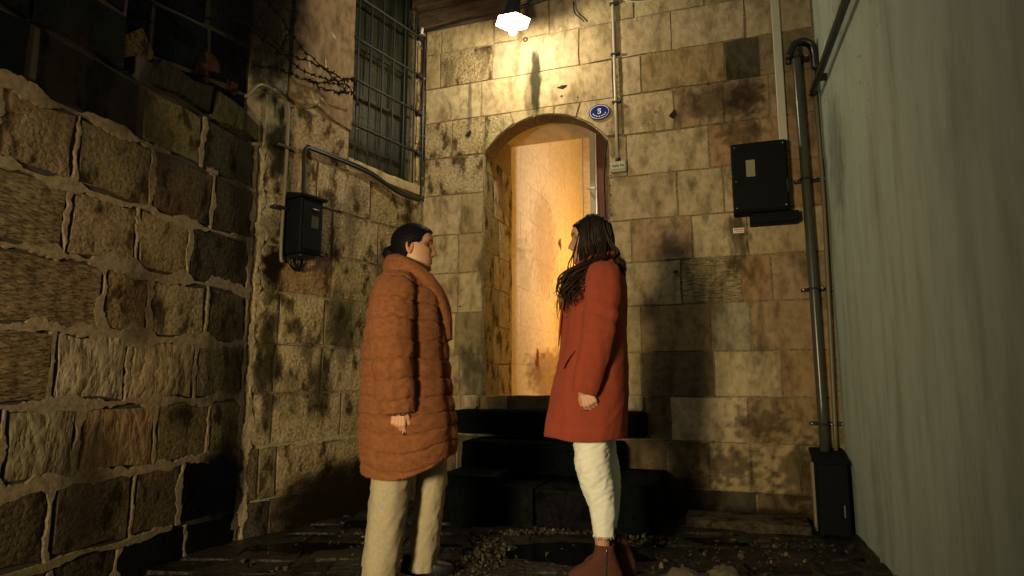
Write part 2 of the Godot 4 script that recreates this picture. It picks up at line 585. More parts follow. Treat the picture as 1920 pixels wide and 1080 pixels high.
func face_shape(p: Vector3) -> Vector3:
	if p.x > 0.02:
		var nose := lerp_table([[-0.06, 0, 0, 0], [-0.046, 0.0, 0, 0], [-0.036, 0.012, 0, 0], [-0.027, 0.0225, 0, 0], [-0.015, 0.0195, 0, 0], [0.0, 0.012, 0, 0], [0.014, 0.007, 0, 0], [0.03, 0.0, 0, 0], [0.06, 0.0, 0, 0]], clampf(p.y, -0.06, 0.06), 1)
		p.x += nose * (bell(p.z, 0.011) + 0.45 * bell(absf(p.z) - 0.013, 0.006) * bell(p.y + 0.032, 0.009))
		p.x -= 0.011 * bell(absf(p.z) - 0.031, 0.017) * bell(p.y - 0.014, 0.012)
		p.x += 0.004 * bell(absf(p.z) - 0.03, 0.02) * bell(p.y - 0.034, 0.008)
		p.x += 0.005 * bell(p.z, 0.022) * bell(p.y + 0.056, 0.006)
		p.x += 0.0055 * bell(p.z, 0.02) * bell(p.y + 0.068, 0.006)
		p.x -= 0.003 * bell(p.z, 0.026) * bell(p.y + 0.062, 0.003)
		p.x += 0.004 * bell(absf(p.z) - 0.04, 0.02) * bell(p.y + 0.018, 0.02)
	return p

func head_rows(grow: float) -> Array:
	return loft(HEAD_TABLE, 112, 88, 0.92, func(p: Vector3, n: Vector3, _an, _y): return face_shape(p) + n * grow)

func head_into(st: SurfaceTool, xf: Transform3D, base: Color) -> void:
	var rows := head_rows(0.0)
	var cols := []
	for row in rows:
		var cc := PackedColorArray()
		for j in row.size():
			var p: Vector3 = row[j]
			var c := base
			if p.x > 0.04:
				c = c.lerp(Color(0.30, 0.09, 0.075), 0.75 * bell(p.z, 0.02) * maxf(bell(p.y + 0.057, 0.005), bell(p.y + 0.068, 0.0055)))
				c = c.lerp(Color(0.02, 0.014, 0.012), 0.9 * smoothstep(0.014, 0.02, absf(p.z)) * (1.0 - smoothstep(0.044, 0.052, absf(p.z))) * bell(p.y - 0.034 - 0.06 * (0.03 - absf(absf(p.z) - 0.03)) * 0.3, 0.0055))
				c = c.lerp(Color(0.03, 0.018, 0.016), 0.85 * bell(absf(p.z) - 0.033, 0.017) * bell(p.y - 0.0175, 0.0045))
				c = c.lerp(base * Color(1.0, 0.72, 0.66), 0.35 * bell(absf(p.z) - 0.045, 0.02) * bell(p.y + 0.03, 0.02))
			cc.append(c)
			row[j] = xf * p
		cols.append(cc)
	skin_rows(st, rows, true, true, cols)
	for s in [-1.0, 1.0]:
		# ear: an upright shell with a hollow
		var er := []
		var ec := []
		for i in 9:
			var t := PI * i / 8.0
			var row := PackedVector3Array()
			var cc := PackedColorArray()
			for j in 14:
				var an := TAU * j / 14.0
				var q := Vector3(-0.006 + cos(an) * sin(t) * 0.019 * (1.0 - 0.25 * sin(an) * -1.0), 0.0 + sin(an) * sin(t) * 0.033, cos(t) * 0.009)
				var hollow := bell(cos(an) * sin(t), 0.5) * bell(sin(an) * sin(t) - 0.1, 0.55)
				if q.z * s > 0:
					q.z -= s * 0.009 * hollow
				q = Basis(Vector3.UP, s * 0.35) * q + Vector3(-0.004, -0.006, s * 0.077)
				row.append(xf * q)
				cc.append(base * Color(1.0, 0.8 - 0.25 * hollow, 0.72 - 0.25 * hollow))
			er.append(row)
			ec.append(cc)
		er.reverse()
		ec.reverse()
		skin_rows(st, er, false, false, ec)

func eyes(o: Node3D, xf: Transform3D) -> void:
	for s in [-1.0, 1.0]:
		var st := surf(0)
		var rows := []
		var cols := []
		for i in 13:
			var t := PI * i / 12.0
			var row := PackedVector3Array()
			var cc := PackedColorArray()
			for j in 12:
				var an := TAU * j / 12.0
				var q := Vector3(-cos(t), sin(t) * cos(an), sin(t) * sin(an)) * 0.0115
				row.append(xf * (q + Vector3(0.059, 0.0135, s * 0.031)))
				cc.append(Color(0.012, 0.008, 0.006) if i > 8 else Color(0.3, 0.27, 0.24))
			rows.append(row)
			cols.append(cc)
		skin_rows(st, rows, true, true, cols)
		part("eye", done(st), M.skin, o)

# hand: wrist at the origin, fingers hang along -y, back of the hand towards +z, thumb towards +x; curl bends the fingers to the palm
func hand_bones(curl: float, side: float) -> Array:
	var b := []
	for i in 4:
		var x := -0.027 + i * 0.018
		b.append([Vector3(x * 0.6, -0.005, 0), Vector3(x, -0.076 + absf(i - 2) * 0.003, 0), 0.016, 0.0125, Vector3(1, 1, 0.85)])
		var lens: Array = [[0.026, 0.02, 0.017], [0.034, 0.024, 0.018], [0.037, 0.026, 0.019], [0.034, 0.023, 0.018]][i]
		var p := Vector3(x, -0.076 + absf(i - 2) * 0.003, 0)
		var an := 0.25 + curl * 0.55 + rng.randf_range(-0.05, 0.05) + (3 - i) * 0.06
		for k in 3:
			var q: Vector3 = p + Vector3((i - 1.5) * 0.0018, -cos(an), -sin(an)) * lens[k]
			b.append([p, q, 0.0098 - k * 0.0008, 0.0092 - k * 0.0009])
			p = q
			an += 0.35 + curl * [0.75, 0.5, 0.3][k]
	b.append([Vector3(0.018, -0.012, -0.004), Vector3(0.036, -0.04, -0.012), 0.015, 0.0125])
	b.append([Vector3(0.036, -0.04, -0.012), Vector3(0.042, -0.068, -0.022), 0.0115, 0.0105])
	b.append([Vector3(0.042, -0.068, -0.022), Vector3(0.036, -0.09, -0.032), 0.0105, 0.0085])
	b.append([Vector3(0, 0.05, 0), Vector3(0, -0.01, 0), 0.023, 0.024, Vector3(1, 1, 0.8)])
	for e in b:
		e[0].x *= side
		e[1].x *= side
	return b

# ---------------------------------------------------------------- the scene
var WALL_L: Transform3D   # the low rough wall in the alley, u from its near end
var WALL_M: Transform3D   # the wall with the barred window
var WALL_D: Transform3D   # the wall with the doorway
var WALL_G: Transform3D   # the green painted wall

func _ready() -> void:
	rng.seed = 7
	noise.seed = 5
	noise.frequency = 0.02
	# camera
	var cam := Camera3D.new()
	cam.name = "camera"
	cam.fov = 48.46
	cam.near = 0.05
	cam.far = 80.0
	cam.position = Vector3(0, 0.89, 0)
	cam.rotation_degrees = Vector3(8.2, 0, 0)
	add_child(cam)
	cam.current = true
	# night sky, moon, exposure
	var env := Environment.new()
	var sky_mat := ProceduralSkyMaterial.new()
	sky_mat.sky_top_color = lin(0.075, 0.078, 0.07)
	sky_mat.sky_horizon_color = lin(0.125, 0.115, 0.09)
	sky_mat.ground_bottom_color = lin(0.002, 0.002, 0.002)
	sky_mat.ground_horizon_color = lin(0.006, 0.007, 0.007)
	var sky := Sky.new()
	sky.sky_material = sky_mat
	env.background_mode = Environment.BG_SKY
	env.sky = sky
	env.background_energy_multiplier = 1.15
	env.tonemap_mode = Environment.TONE_MAPPER_LINEAR
	env.tonemap_exposure = 1.0
	env.sdfgi_enabled = true
	env.ssao_enabled = true
	env.ssil_enabled = true
	var we := WorldEnvironment.new()
	we.name = "environment"
	we.environment = env
	add_child(we)
	var moon := DirectionalLight3D.new()
	moon.name = "moon"
	moon.light_energy = 0.012
	moon.light_color = Color(0.75, 0.85, 1.0)
	moon.light_angular_distance = 2.0
	moon.shadow_enabled = true
	moon.rotation_degrees = Vector3(-58, -35, 0)
	add_child(moon)

	make_materials()
	WALL_D = frame_of(Vector3(-0.74, 0, -5.08), Vector3(0.94374, 0, 0.33069).normalized())
	var dm := Vector3(0.5459, 0, -0.8378).normalized()
	WALL_M = frame_of(Vector3(-0.74, 0, -5.08) - dm * 1.53, dm)
	var dl := Vector3(0.2552, 0, -0.9669).normalized()
	WALL_L = frame_of(WALL_M.origin - dl * 1.8, dl)
	WALL_G = frame_of(Vector3(2.072, 0, -4.095), Vector3(-0.292, 0, 0.956).normalized())

	build_ground()
	build_low_wall()
	build_window_wall()
	build_door_wall()
	build_green_wall()
	build_steps()
	build_door_lamp()
	build_work_light()
	build_window()
	build_fittings()
	build_wire()
	build_debris()
	build_woman_in_fur()
	build_woman_in_wool()

func ground_height(x: float, z: float) -> float:
	return -0.012 + 0.01 * noise.get_noise_2d(x * 60.0, z * 60.0) + 0.008 * noise.get_noise_2d(x * 260.0 + 40.0, z * 260.0)

func build_ground() -> void:
	var st := surf(0)
	var xs := []
	var zs := []
	for i in 25:
		xs.append(-14.0 + i * 0.5)
	for i in 100:
		xs.append(-2.4 + 0.05 * i + 0.0)
	for i in 25:
		xs.append(2.6 + i * 0.5)
	for i in 16:
		zs.append(-14.0 + i * 0.5)
	for i in 100:
		zs.append(-6.0 + 0.05 * i)
	for i in 25:
		zs.append(-1.0 + i * 0.5)
	for j in zs.size():
		for i in xs.size():
			st.add_vertex(Vector3(xs[i], ground_height(xs[i], zs[j]), zs[j]))
	var n := xs.size()
	for j in zs.size() - 1:
		for i in n - 1:
			var a := j * n + i
			for k in [a, a + 1, a + n, a + 1, a + n + 1, a + n]:
				st.add_index(k)
	st.generate_normals()
	var o := part("ground", st.commit(), M.ground, self, "structure")
	tag(o, "dark wet uneven stone paving of the alley", "ground")
	# irregular flagstones sunk in the earth
	var r2 := RandomNumberGenerator.new()
	r2.seed = 404
	var z := -4.75
	while z < -1.3:
		var dz := r2.randf_range(0.2, 0.34)
		var x := -1.9 + r2.randf() * 0.2
		while x < 2.1:
			var dx := r2.randf_range(0.22, 0.5)
			if r2.randf() < 0.86:
				var g := r2.randf_range(0.008, 0.02)
				var q := stone([Vector2(x + g, -z - dz + g), Vector2(x + dx - g, -z - dz + g + r2.randf_range(-0.02, 0.02)), Vector2(x + dx - g, -z - g), Vector2(x + g, -z - g + r2.randf_range(-0.02, 0.02))], r2.randf_range(-0.006, 0.004), -0.05, 0.018, 0.012, 0.005, Color(0.03, 0.026, 0.022) * r2.randf_range(0.5, 1.3))
				var p := part("paving_stone", q, M.paving, o)
				p.transform = Transform3D(Basis(Vector3(1, 0, 0), Vector3(0, 0, -1), Vector3(0, 1, 0)), Vector3.ZERO)
			x += dx
		z += dz

func wall_thing(called: String, label: String, xf: Transform3D) -> Node3D:
	return thing(called, label, "wall", xf)

# ---- low rough wall
func build_low_wall() -> void:
	var w := wall_thing("stone_wall", "rough dark rubble wall with thick smeared pale mortar and a sloping coping", WALL_L)
	var core := surf()
	box(core, Vector3(-1.9, -0.2, -0.32), Vector3(1.8, 2.32, 0.0), 0.01)
	box(core, Vector3(0.9, 2.318, -0.3), Vector3(1.79, 2.47, -0.02), 0.01)
	box(core, Vector3(-1.9, 2.318, -0.3), Vector3(0.83, 4.2, -0.03), 0.01)
	part("wall_core", done(core), M.joint_dark, w)
	var rows := [
		[-0.16, 0.165, [-1.8, -1.3, -0.85, -0.4, -0.05, 0.3, 0.66, 0.988, 1.4, 1.79], "deedeeeeee".substr(0, 6) + "exx"],
		[0.165, 0.48, [-1.8, -1.4, -0.95, -0.5, -0.1, 0.27, 0.645, 1.052, 1.352, 1.79], "dbddddddx"],
		[0.48, 0.79, [-1.8, -1.35, -0.8, -0.4, -0.02, 0.42, 0.738, 1.148, 1.516, 1.78], "bdbddGBoo"],
		[0.79, 1.095, [-1.8, -1.3, -0.9, -0.45, 0.0, 0.33, 0.589, 0.962, 1.389, 1.77], "dbdbdzPTo"],
		[1.095, 1.405, [-1.8, -1.4, -0.85, -0.45, -0.08, 0.3, 0.799, 1.057, 1.448, 1.77], "bdbdbzbtd"],
		[1.405, 1.71, [-1.8, -1.35, -0.95, -0.55, -0.12, 0.24, 0.591, 0.954, 1.287, 1.78], "dbdbbymme"],
		[1.71, 2.03, [-1.8, -1.4, -0.9, -0.5, -0.1, 0.27, 0.602, 1.008, 1.433, 1.78], "dddbbmode"],
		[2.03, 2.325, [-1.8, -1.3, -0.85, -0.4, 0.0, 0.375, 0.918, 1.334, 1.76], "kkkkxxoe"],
	]
	for r in rows:
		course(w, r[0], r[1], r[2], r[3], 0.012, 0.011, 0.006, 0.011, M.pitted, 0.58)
	# coping stones, the end one sloping and mossy
	part("coping_stone", stone([Vector2(0.93, 2.335), Vector2(1.372, 2.345), Vector2(1.372, 2.51), Vector2(0.98, 2.5)], 0.02, -0.2, 0.02, 0.014, 0.012, tone("k")), M.rough, w)
	part("coping_stone", stone([Vector2(1.39, 2.345), Vector2(1.785, 2.33), Vector2(1.775, 2.44), Vector2(1.62, 2.5), Vector2(1.39, 2.52)], 0.03, -0.2, 0.02, 0.01, 0.012, Color(0.06, 0.057, 0.026)), M.rough, w)
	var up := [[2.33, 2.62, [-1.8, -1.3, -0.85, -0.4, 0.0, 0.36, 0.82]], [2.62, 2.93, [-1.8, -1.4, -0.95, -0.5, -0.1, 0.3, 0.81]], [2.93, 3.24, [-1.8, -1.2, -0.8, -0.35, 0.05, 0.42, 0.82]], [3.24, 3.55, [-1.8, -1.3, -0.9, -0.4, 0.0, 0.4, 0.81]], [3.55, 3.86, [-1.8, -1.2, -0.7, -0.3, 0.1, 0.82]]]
	for r in up:  # upper courses near black, the shade up there put into their colour
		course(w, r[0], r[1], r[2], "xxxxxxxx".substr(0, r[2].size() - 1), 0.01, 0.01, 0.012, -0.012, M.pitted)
	var st := surf(0)
	var pale := Color(0.195, 0.148, 0.088)
	for i in rows.size():
		var v: float = rows[i][1]
		var us: Array = rows[i][2]
		var dark := i == 7 or i == 0
		if i == 6:
			smear(st, Vector2(us[0], v), Vector2(1.02, v), 0.03, 0.02, pale)
			smear(st, Vector2(0.97, v - 0.01), Vector2(1.1, v + 0.0), 0.024, 0.021, pale, 0.5)
			smear(st, Vector2(1.36, v), Vector2(1.45, v), 0.014, 0.02, pale)
			smear(st, Vector2(1.7, v), Vector2(1.79, v), 0.02, 0.02, pale, 0.5)
		elif not dark:
			smear(st, Vector2(us[0], v), Vector2(1.79, v), 0.034 if i in [3, 4] else 0.028, 0.0145, pale * rng.randf_range(0.9, 1.08))
		elif i == 0:
			smear(st, Vector2(us[0], v), Vector2(1.3, v), 0.02, 0.02, pale * 0.8)
		for j in range(1, us.size()):
			var low: float = rows[i][0]
			if i < 7 or us[j] > 1.2:
				var u: float = us[j] if j < us.size() - 1 else 1.778
				smear(st, Vector2(u, low + 0.004), Vector2(u, v - 0.004), rng.randf_range(0.011, 0.024), 0.0148, pale * rng.randf_range(0.85, 1.08), 0.12 if rng.randf() < 0.6 else 0.4)
	part("mortar_joints", done(st), M.smear, w, "stuff")
	for k in 16:
		stain_and_shade(w, rng.randf_range(0.2, 1.7), rng.randf_range(0.2, 2.3), rng.randf_range(0.06, 0.16), rng.randf_range(0.2, 0.5), 0.042 + k * 0.0004, Color(0.02, 0.018, 0.013), rng.randf_range(0.3, 0.6), 100 + k)
	stain_and_shade(w, 1.58, 0.34, 0.26, 0.3, 0.054, Color(0.004, 0.006, 0.008), 1.0, 131, 0.4)

# ---- wall with the barred window
func build_window_wall() -> void:
	var w := wall_thing("stone_wall", "old ashlar wall with a barred window and patched plaster above", WALL_M)
	var core := surf()
	part("wall_core", box_mesh(Vector3(-1.9, -0.2, -0.5), Vector3(-0.09, 4.6, 0.0), 0.005), M.joint_dark, w)  # core behind the black stones, shade put into its colour too
	box(core, Vector3(-0.09, -0.2, -0.5), Vector3(0.735, 4.6, 0.0), 0.005)
	box(core, Vector3(0.735, -0.2, -0.5), Vector3(1.43, 2.40, -0.001), 0.005)
	box(core, Vector3(1.43, -0.2, -0.5), Vector3(1.56, 4.6, 0.0), 0.005)
	box(core, Vector3(0.735, 4.25, -0.5), Vector3(1.43, 4.6, -0.001), 0.005)
	part("wall_core", done(core), M.mortar, w)
	var rows := [
		[-0.16, 0.19, [0.02, 0.21, 0.66, 1.1, 1.52], "eddd"], [0.19, 0.50, [0.02, 0.12, 0.245, 1.02, 1.52], "domo"], [0.50, 0.81, [0.02, 0.2, 0.74, 1.12, 1.52], "Htmm"],
		[0.81, 1.115, [0.02, 0.19, 0.56, 0.98, 1.52], "Httm"], [1.115, 1.435, [0.02, 0.21, 0.57, 1.05, 1.52], "Htot"], [1.435, 1.73, [0.02, 0.19, 0.62, 1.12, 1.52], "Hrmt"],
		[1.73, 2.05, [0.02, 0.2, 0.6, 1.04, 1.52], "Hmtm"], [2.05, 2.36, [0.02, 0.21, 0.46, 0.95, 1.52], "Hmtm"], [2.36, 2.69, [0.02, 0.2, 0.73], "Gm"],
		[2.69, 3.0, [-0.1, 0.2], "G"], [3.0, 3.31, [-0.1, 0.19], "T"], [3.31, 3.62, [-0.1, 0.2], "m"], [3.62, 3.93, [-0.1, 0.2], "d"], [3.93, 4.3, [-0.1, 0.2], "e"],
	]
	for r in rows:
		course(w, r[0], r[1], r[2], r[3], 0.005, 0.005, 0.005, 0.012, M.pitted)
	# narrow stones between window and corner
	var v := 2.48
	while v < 4.4:
		var h := rng.randf_range(0.26, 0.36)
		part("stone_block", stone(rect(1.435, 1.525, v + 0.005, v + h), 0.012, -0.04, 0.008, 0.006, 0.005, tone(["m", "t", "b"][rng.randi() % 3])), M.pitted, w)
		v += h
	part("window_sill", stone([Vector2(0.7, 2.375), Vector2(1.52, 2.365), Vector2(1.52, 2.445), Vector2(1.1, 2.452), Vector2(0.7, 2.465)], 0.035, -0.45, 0.012, 0.005, 0.004, tone("t")), M.ashlar, w)
	# plaster panel over the old stones, its lower edge broken
	var edge := [Vector2(0.2, 2.72), Vector2(0.33, 2.68), Vector2(0.42, 2.74), Vector2(0.55, 2.69), Vector2(0.73, 2.66), Vector2(0.73, 4.4), Vector2(0.2, 4.4)]
	part("plaster", stone(edge, 0.028, -0.02, 0.006, 0.003, 0.001, Color.WHITE), M.plaster, w)
	for s in [[0.33, 3.02, 0.02, 0.06], [0.47, 3.06, 0.012, 0.055], [0.4, 2.77, 0.045, 0.03], [0.47, 2.79, 0.04, 0.02], [0.53, 3.3, 0.03, 0.02]]:
		part("plaster_scar", stone([Vector2(s[0] - s[2], s[1] + s[3]), Vector2(s[0] - s[2] * 0.4, s[1] - s[3] * 0.6), Vector2(s[0] + s[2], s[1] - s[3]), Vector2(s[0] + s[2] * 0.5, s[1] + s[3] * 0.5)], 0.032, 0.02, 0.003, 0.004, 0.001, Color(0.46, 0.38, 0.25)), M.smear, w)
	# the stretch behind the low wall: stones near black with the shade painted in, a few bricks lighter
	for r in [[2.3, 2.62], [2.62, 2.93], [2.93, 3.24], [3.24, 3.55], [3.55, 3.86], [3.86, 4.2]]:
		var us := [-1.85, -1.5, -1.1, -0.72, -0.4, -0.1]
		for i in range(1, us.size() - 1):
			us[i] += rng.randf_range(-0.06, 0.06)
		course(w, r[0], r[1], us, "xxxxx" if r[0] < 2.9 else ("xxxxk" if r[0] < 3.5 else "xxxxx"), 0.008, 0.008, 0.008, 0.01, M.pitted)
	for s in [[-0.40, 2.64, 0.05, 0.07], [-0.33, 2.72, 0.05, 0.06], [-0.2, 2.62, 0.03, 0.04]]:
		part("bare_brick", stone(rect(s[0] - s[2], s[0] + s[2], s[1] - s[3], s[1] + s[3]), 0.012, -0.01, 0.006, 0.02, 0.003, Color(0.06, 0.03, 0.02)), M.pitted, w)
	part("stone_block", stone([Vector2(-0.87, 2.36), Vector2(-0.69, 2.36), Vector2(-0.68, 2.64), Vector2(-0.75, 2.74), Vector2(-0.84, 2.68)], 0.04, -0.02, 0.02, 0.012, 0.01, Color(0.2, 0.125, 0.055)), M.pitted, w)  # orange tone paints a patch lit through a gap in the shade
	var st := surf(0)
	for r in rows:
		for j in [1]:
			if r[1] < 2.6:
				smear(st, Vector2(0.035, r[0]), Vector2(0.03, r[1]), 0.022, 0.022, Color(0.36, 0.29, 0.17))
		if r[1] < 2.0 and rng.randf() > 0.4:
			smear(st, Vector2(0.15, r[1]), Vector2(rng.randf_range(0.4, 0.7), r[1]), 0.01, 0.016, Color(0.33, 0.26, 0.15))
	smear(st, Vector2(0.25, 0.5), Vector2(1.4, 0.505), 0.014, 0.02, Color(0.36, 0.31, 0.17))
	smear(st, Vector2(0.25, 0.19), Vector2(0.9, 0.195), 0.012, 0.02, Color(0.28, 0.23, 0.13))
	part("mortar_joints", done(st), M.smear, w, "stuff")
	for k in 22:
		stain_and_shade(w, rng.randf_range(0.05, 1.45), rng.randf_range(0.6, 2.3), rng.randf_range(0.04, 0.14), rng.randf_range(0.1, 0.34), 0.03 + k * 0.0003, Color(0.04, 0.034, 0.02), rng.randf_range(0.25, 0.5), 200 + k, 1.4)
	stain_and_shade(w, 0.12, 1.6, 0.11, 0.16, 0.0375, Color(0.012, 0.011, 0.009), 0.95, 231, 1.0)
	stain_and_shade(w, 0.13, 1.0, 0.12, 0.5, 0.038, Color(0.02, 0.018, 0.01), 0.7, 232, 1.6)
	stain_and_shade(w, 0.12, 2.35, 0.13, 0.36, 0.0385, Color(0.014, 0.014, 0.009), 0.8, 233, 1.6)
	stain_and_shade(w, 0.8, 0.1, 0.9, 0.4, 0.039, Color(0.012, 0.008, 0.006), 0.9, 234, 0.4)  # dark film along the foot of the wall
	stain_and_shade(w, -0.05, 3.3, 0.5, 0.9, 0.06, Color(0.006, 0.005, 0.005), 0.85, 235, 0.8)  # this film and the next paint the shade high on the wall
	stain_and_shade(w, 0.05, 4.0, 0.7, 0.45, 0.061, Color(0.005, 0.005, 0.005), 0.95, 236, 0.4)

# ---- wall with the doorway
const SILL := 0.68
func arc_v(u: float) -> float:
	return 2.338 + sqrt(maxf(0.592 * 0.592 - (u - 1.04) * (u - 1.04), 0.0))

func build_door_wall() -> void:
	var w := wall_thing("stone_wall", "tan ashlar house wall with an arched doorway lit from inside", WALL_D)
	var core := surf()
	box(core, Vector3(-0.1, -0.2, -0.65), Vector3(0.55, 4.6, 0.0), 0.004)
	box(core, Vector3(1.53, -0.2, -0.65), Vector3(3.1, 4.6, 0.0), 0.004)
	box(core, Vector3(0.55, 3.0, -0.65), Vector3(1.53, 4.6, -0.001), 0.004)
	box(core, Vector3(0.55, -0.2, -0.65), Vector3(1.53, SILL - 0.02, -0.001), 0.004)
	part("wall_core", done(core), M.joint, w)
	# ring of the arch, 0.16 thick, in front of a flat stone head
	var ar := surf(1)
	for i in 24:
		var u0 := lerpf(0.55, 1.53, i / 24.0)
		var u1 := lerpf(0.55, 1.53, (i + 1) / 24.0)
		var a := Vector3(u0, arc_v(u0), 0.0)
		var b := Vector3(u1, arc_v(u1), 0.0)
		var z := Vector3(0, 0, -0.17)
		ar.set_smooth_group(1)
		quad(ar, a, b, b + z, a + z)
		ar.set_smooth_group(2)
		ar.set_smooth_group(3)
		quad(ar, b + z, a + z, Vector3(u0, 3.0, -0.17), Vector3(u1, 3.0, -0.17))
	var af := surf()
	for i in 24:
		var u0 := lerpf(0.55, 1.53, i / 24.0)
		var u1 := lerpf(0.55, 1.53, (i + 1) / 24.0)
		quad(af, Vector3(u0, arc_v(u0), 0), Vector3(u1, arc_v(u1), 0), Vector3(u1, 3.0, 0), Vector3(u0, 3.0, 0))
	part("arch_mortar", done(af), M.joint, w)
	part("arch", done(ar), textured(lin(0.16, 0.095, 0.05), 0.9, M.mortar.albedo_texture, Vector3(2, 2, 2), M.pitted.heightmap_texture, 2.0), w)
	var vs := [-0.16, 0.175, 0.485, 0.78, 1.085, 1.41, 1.725, 2.035, 2.365, 2.68, 2.99, 3.29, 3.595, 3.91, 4.25]
	var left := [
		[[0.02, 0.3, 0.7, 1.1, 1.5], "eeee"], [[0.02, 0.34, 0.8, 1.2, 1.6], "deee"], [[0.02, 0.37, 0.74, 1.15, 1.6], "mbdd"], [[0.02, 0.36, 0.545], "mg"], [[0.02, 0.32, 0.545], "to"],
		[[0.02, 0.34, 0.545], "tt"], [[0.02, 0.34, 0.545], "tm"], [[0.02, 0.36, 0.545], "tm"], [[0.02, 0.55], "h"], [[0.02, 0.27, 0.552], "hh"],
		[[0.02, 0.52, 1.59], "tt"], [[0.02, 0.155, 0.62, 1.335], "mht"], [[0.02, 0.16, 0.63, 1.1, 1.55], "tmtt"], [[0.02, 0.4, 0.9, 1.4], "mmmm"],
	]
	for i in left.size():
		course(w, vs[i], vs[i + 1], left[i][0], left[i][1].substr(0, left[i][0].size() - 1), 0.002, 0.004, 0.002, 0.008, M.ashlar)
	var right := [
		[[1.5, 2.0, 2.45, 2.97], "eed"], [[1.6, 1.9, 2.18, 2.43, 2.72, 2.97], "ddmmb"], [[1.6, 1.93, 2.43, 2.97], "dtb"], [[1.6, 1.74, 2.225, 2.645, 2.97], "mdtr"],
		[[1.545, 1.75, 2.215, 2.475, 2.97], "mbgb"], [[1.545, 2.035, 2.43, 2.62, 2.97], "myrb"], [[1.545, 1.70, 2.12, 2.48, 2.97], "tbtt"], [[1.545, 2.03, 2.34, 2.56, 2.97], "tttr"],
		[[1.545, 1.68, 2.26, 2.6, 2.97], "ttrr"], [[1.66, 2.03, 2.37, 2.67, 2.97], "tbbb"], [[1.66, 1.80, 2.395, 2.625, 2.97], "tbeo"], [[1.6, 2.03, 2.54, 2.97], "ttt"],
		[[1.335, 1.76, 2.27, 2.7, 2.97], "ttmt"], [[1.55, 1.96, 2.5, 2.97], "tmt"],
	]
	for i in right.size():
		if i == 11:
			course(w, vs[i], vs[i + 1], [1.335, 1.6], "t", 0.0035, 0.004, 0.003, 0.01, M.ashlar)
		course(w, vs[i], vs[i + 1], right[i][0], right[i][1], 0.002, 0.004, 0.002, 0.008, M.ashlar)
	# stones cut round the arch
	var ls := [Vector2(0.56, 2.695), Vector2(0.66, arc_v(0.66) + 0.012), Vector2(0.8, arc_v(0.8) + 0.012), Vector2(0.765, 2.985), Vector2(0.56, 2.985)]
	part("stone_block", stone(ls, 0.012, -0.02, 0.006, 0.004, 0.003, tone("t")), M.pitted, w)
	for e in [[0.805, 0.772, 0.965, 0.96], [0.968, 0.963, 1.13, 1.135], [1.133, 1.138, 1.3, 1.335]]:
		var ks := []
		for k in 4:
			var u := lerpf(e[0], e[2], k / 3.0)
			ks.append(Vector2(u, arc_v(u) + 0.008))
		ks.append(Vector2(e[3], 2.987))
		ks.append(Vector2(e[1], 2.987))
		part("stone_block", stone(ks, 0.009, -0.02, 0.003, 0.0015, 0.001, Color(0.43, 0.335, 0.2)), M.ashlar, w)
	var rs := [Vector2(1.307, arc_v(1.307) + 0.012), Vector2(1.42, arc_v(1.42) + 0.012), Vector2(1.535, 2.69), Vector2(1.653, 2.69), Vector2(1.653, 2.986), Vector2(1.342, 2.986)]
	part("stone_block", stone(rs, 0.011, -0.02, 0.005, 0.003, 0.002, tone("t")), M.ashlar, w)
	part("stone_block", stone(rect(1.545, 1.655, 2.37, 2.68), 0.01, -0.03, 0.006, 0.004, 0.003, tone("t")), M.ashlar, w)
	# reveal of the doorway: its stones on the side that the camera sees, and the flat head
	var rv := Transform3D(Basis(Vector3(0, 0, -1), Vector3.UP, Vector3(1, 0, 0)), Vector3(0.55, 0, 0))
	var v := SILL
	var flip := false
	while v < 2.66:
		var h := minf(rng.randf_range(0.26, 0.36), 2.68 - v)
		var cut := 0.22 if flip else 0.34
		for k in 2:
			var m := part("jamb_stone", stone(rect(0.004 if k == 0 else cut, cut - 0.003 if k == 0 else 0.648, v + 0.0015, v + h - 0.0015), 0.004 + 0.006 * k * rng.randf(), -0.04, 0.004, 0.005, 0.002, tone("g" if k == 0 else "p")), M.pitted, w)
			m.transform = rv
		v += h
		flip = not flip
	var head := surf()
	box(head, Vector3(0.5, 2.962, -0.652), Vector3(1.58, 3.02, -0.171), 0.003)
	part("door_head", done(head), M.inner, w)
	# the passage behind: side walls, end wall, floor and ceiling with thickness
	var inn := surf()
	box(inn, Vector3(0.28, 0.4, -3.6), Vector3(0.53, 4.5, -0.655), 0.004)
	box(inn, Vector3(2.2, 0.4, -3.6), Vector3(2.4, 4.5, -0.655), 0.004)
	box(inn, Vector3(0.531, 0.4, -3.8), Vector3(2.199, 4.5, -3.61), 0.004)
	box(inn, Vector3(0.28, 4.3, -3.6), Vector3(2.4, 4.51, -0.656), 0.004)
	part("passage_walls", done(inn), M.inner, w)
	var pw := Node3D.new()
	pw.name = "passage_side"
	w.add_child(pw)
	pw.transform = Transform3D(Basis(Vector3(0, 0, -1), Vector3.UP, Vector3(1, 0, 0)), Vector3(0.531, 0, 0))
	var y := SILL
	flip = false
	while y < 4.2:
		var us := [0.66, 1.25, 1.95, 2.6, 3.3] if flip else [0.66, 0.95, 1.6, 2.25, 2.95, 3.4]
		for k in us.size() - 1:
			part("passage_stone", stone(rect(us[k] + 0.0004, us[k + 1] - 0.0004, y + 0.0004, y + 0.3496), 0.004, -0.01, 0.0012, 0.001, 0.001, Color(0.62, 0.57, 0.46) * rng.randf_range(0.95, 1.03)), M.inner_stone, pw)
		y += 0.35
		flip = not flip
	stain_and_shade(pw, 2.0, 0.95, 1.3, 0.4, 0.008, Color(0.24, 0.15, 0.08), 0.5, 350, 0.8)
	stain_and_shade(pw, 1.75, 2.3, 0.7, 0.8, 0.0085, Color(0.4, 0.28, 0.16), 0.3, 351, 0.7)
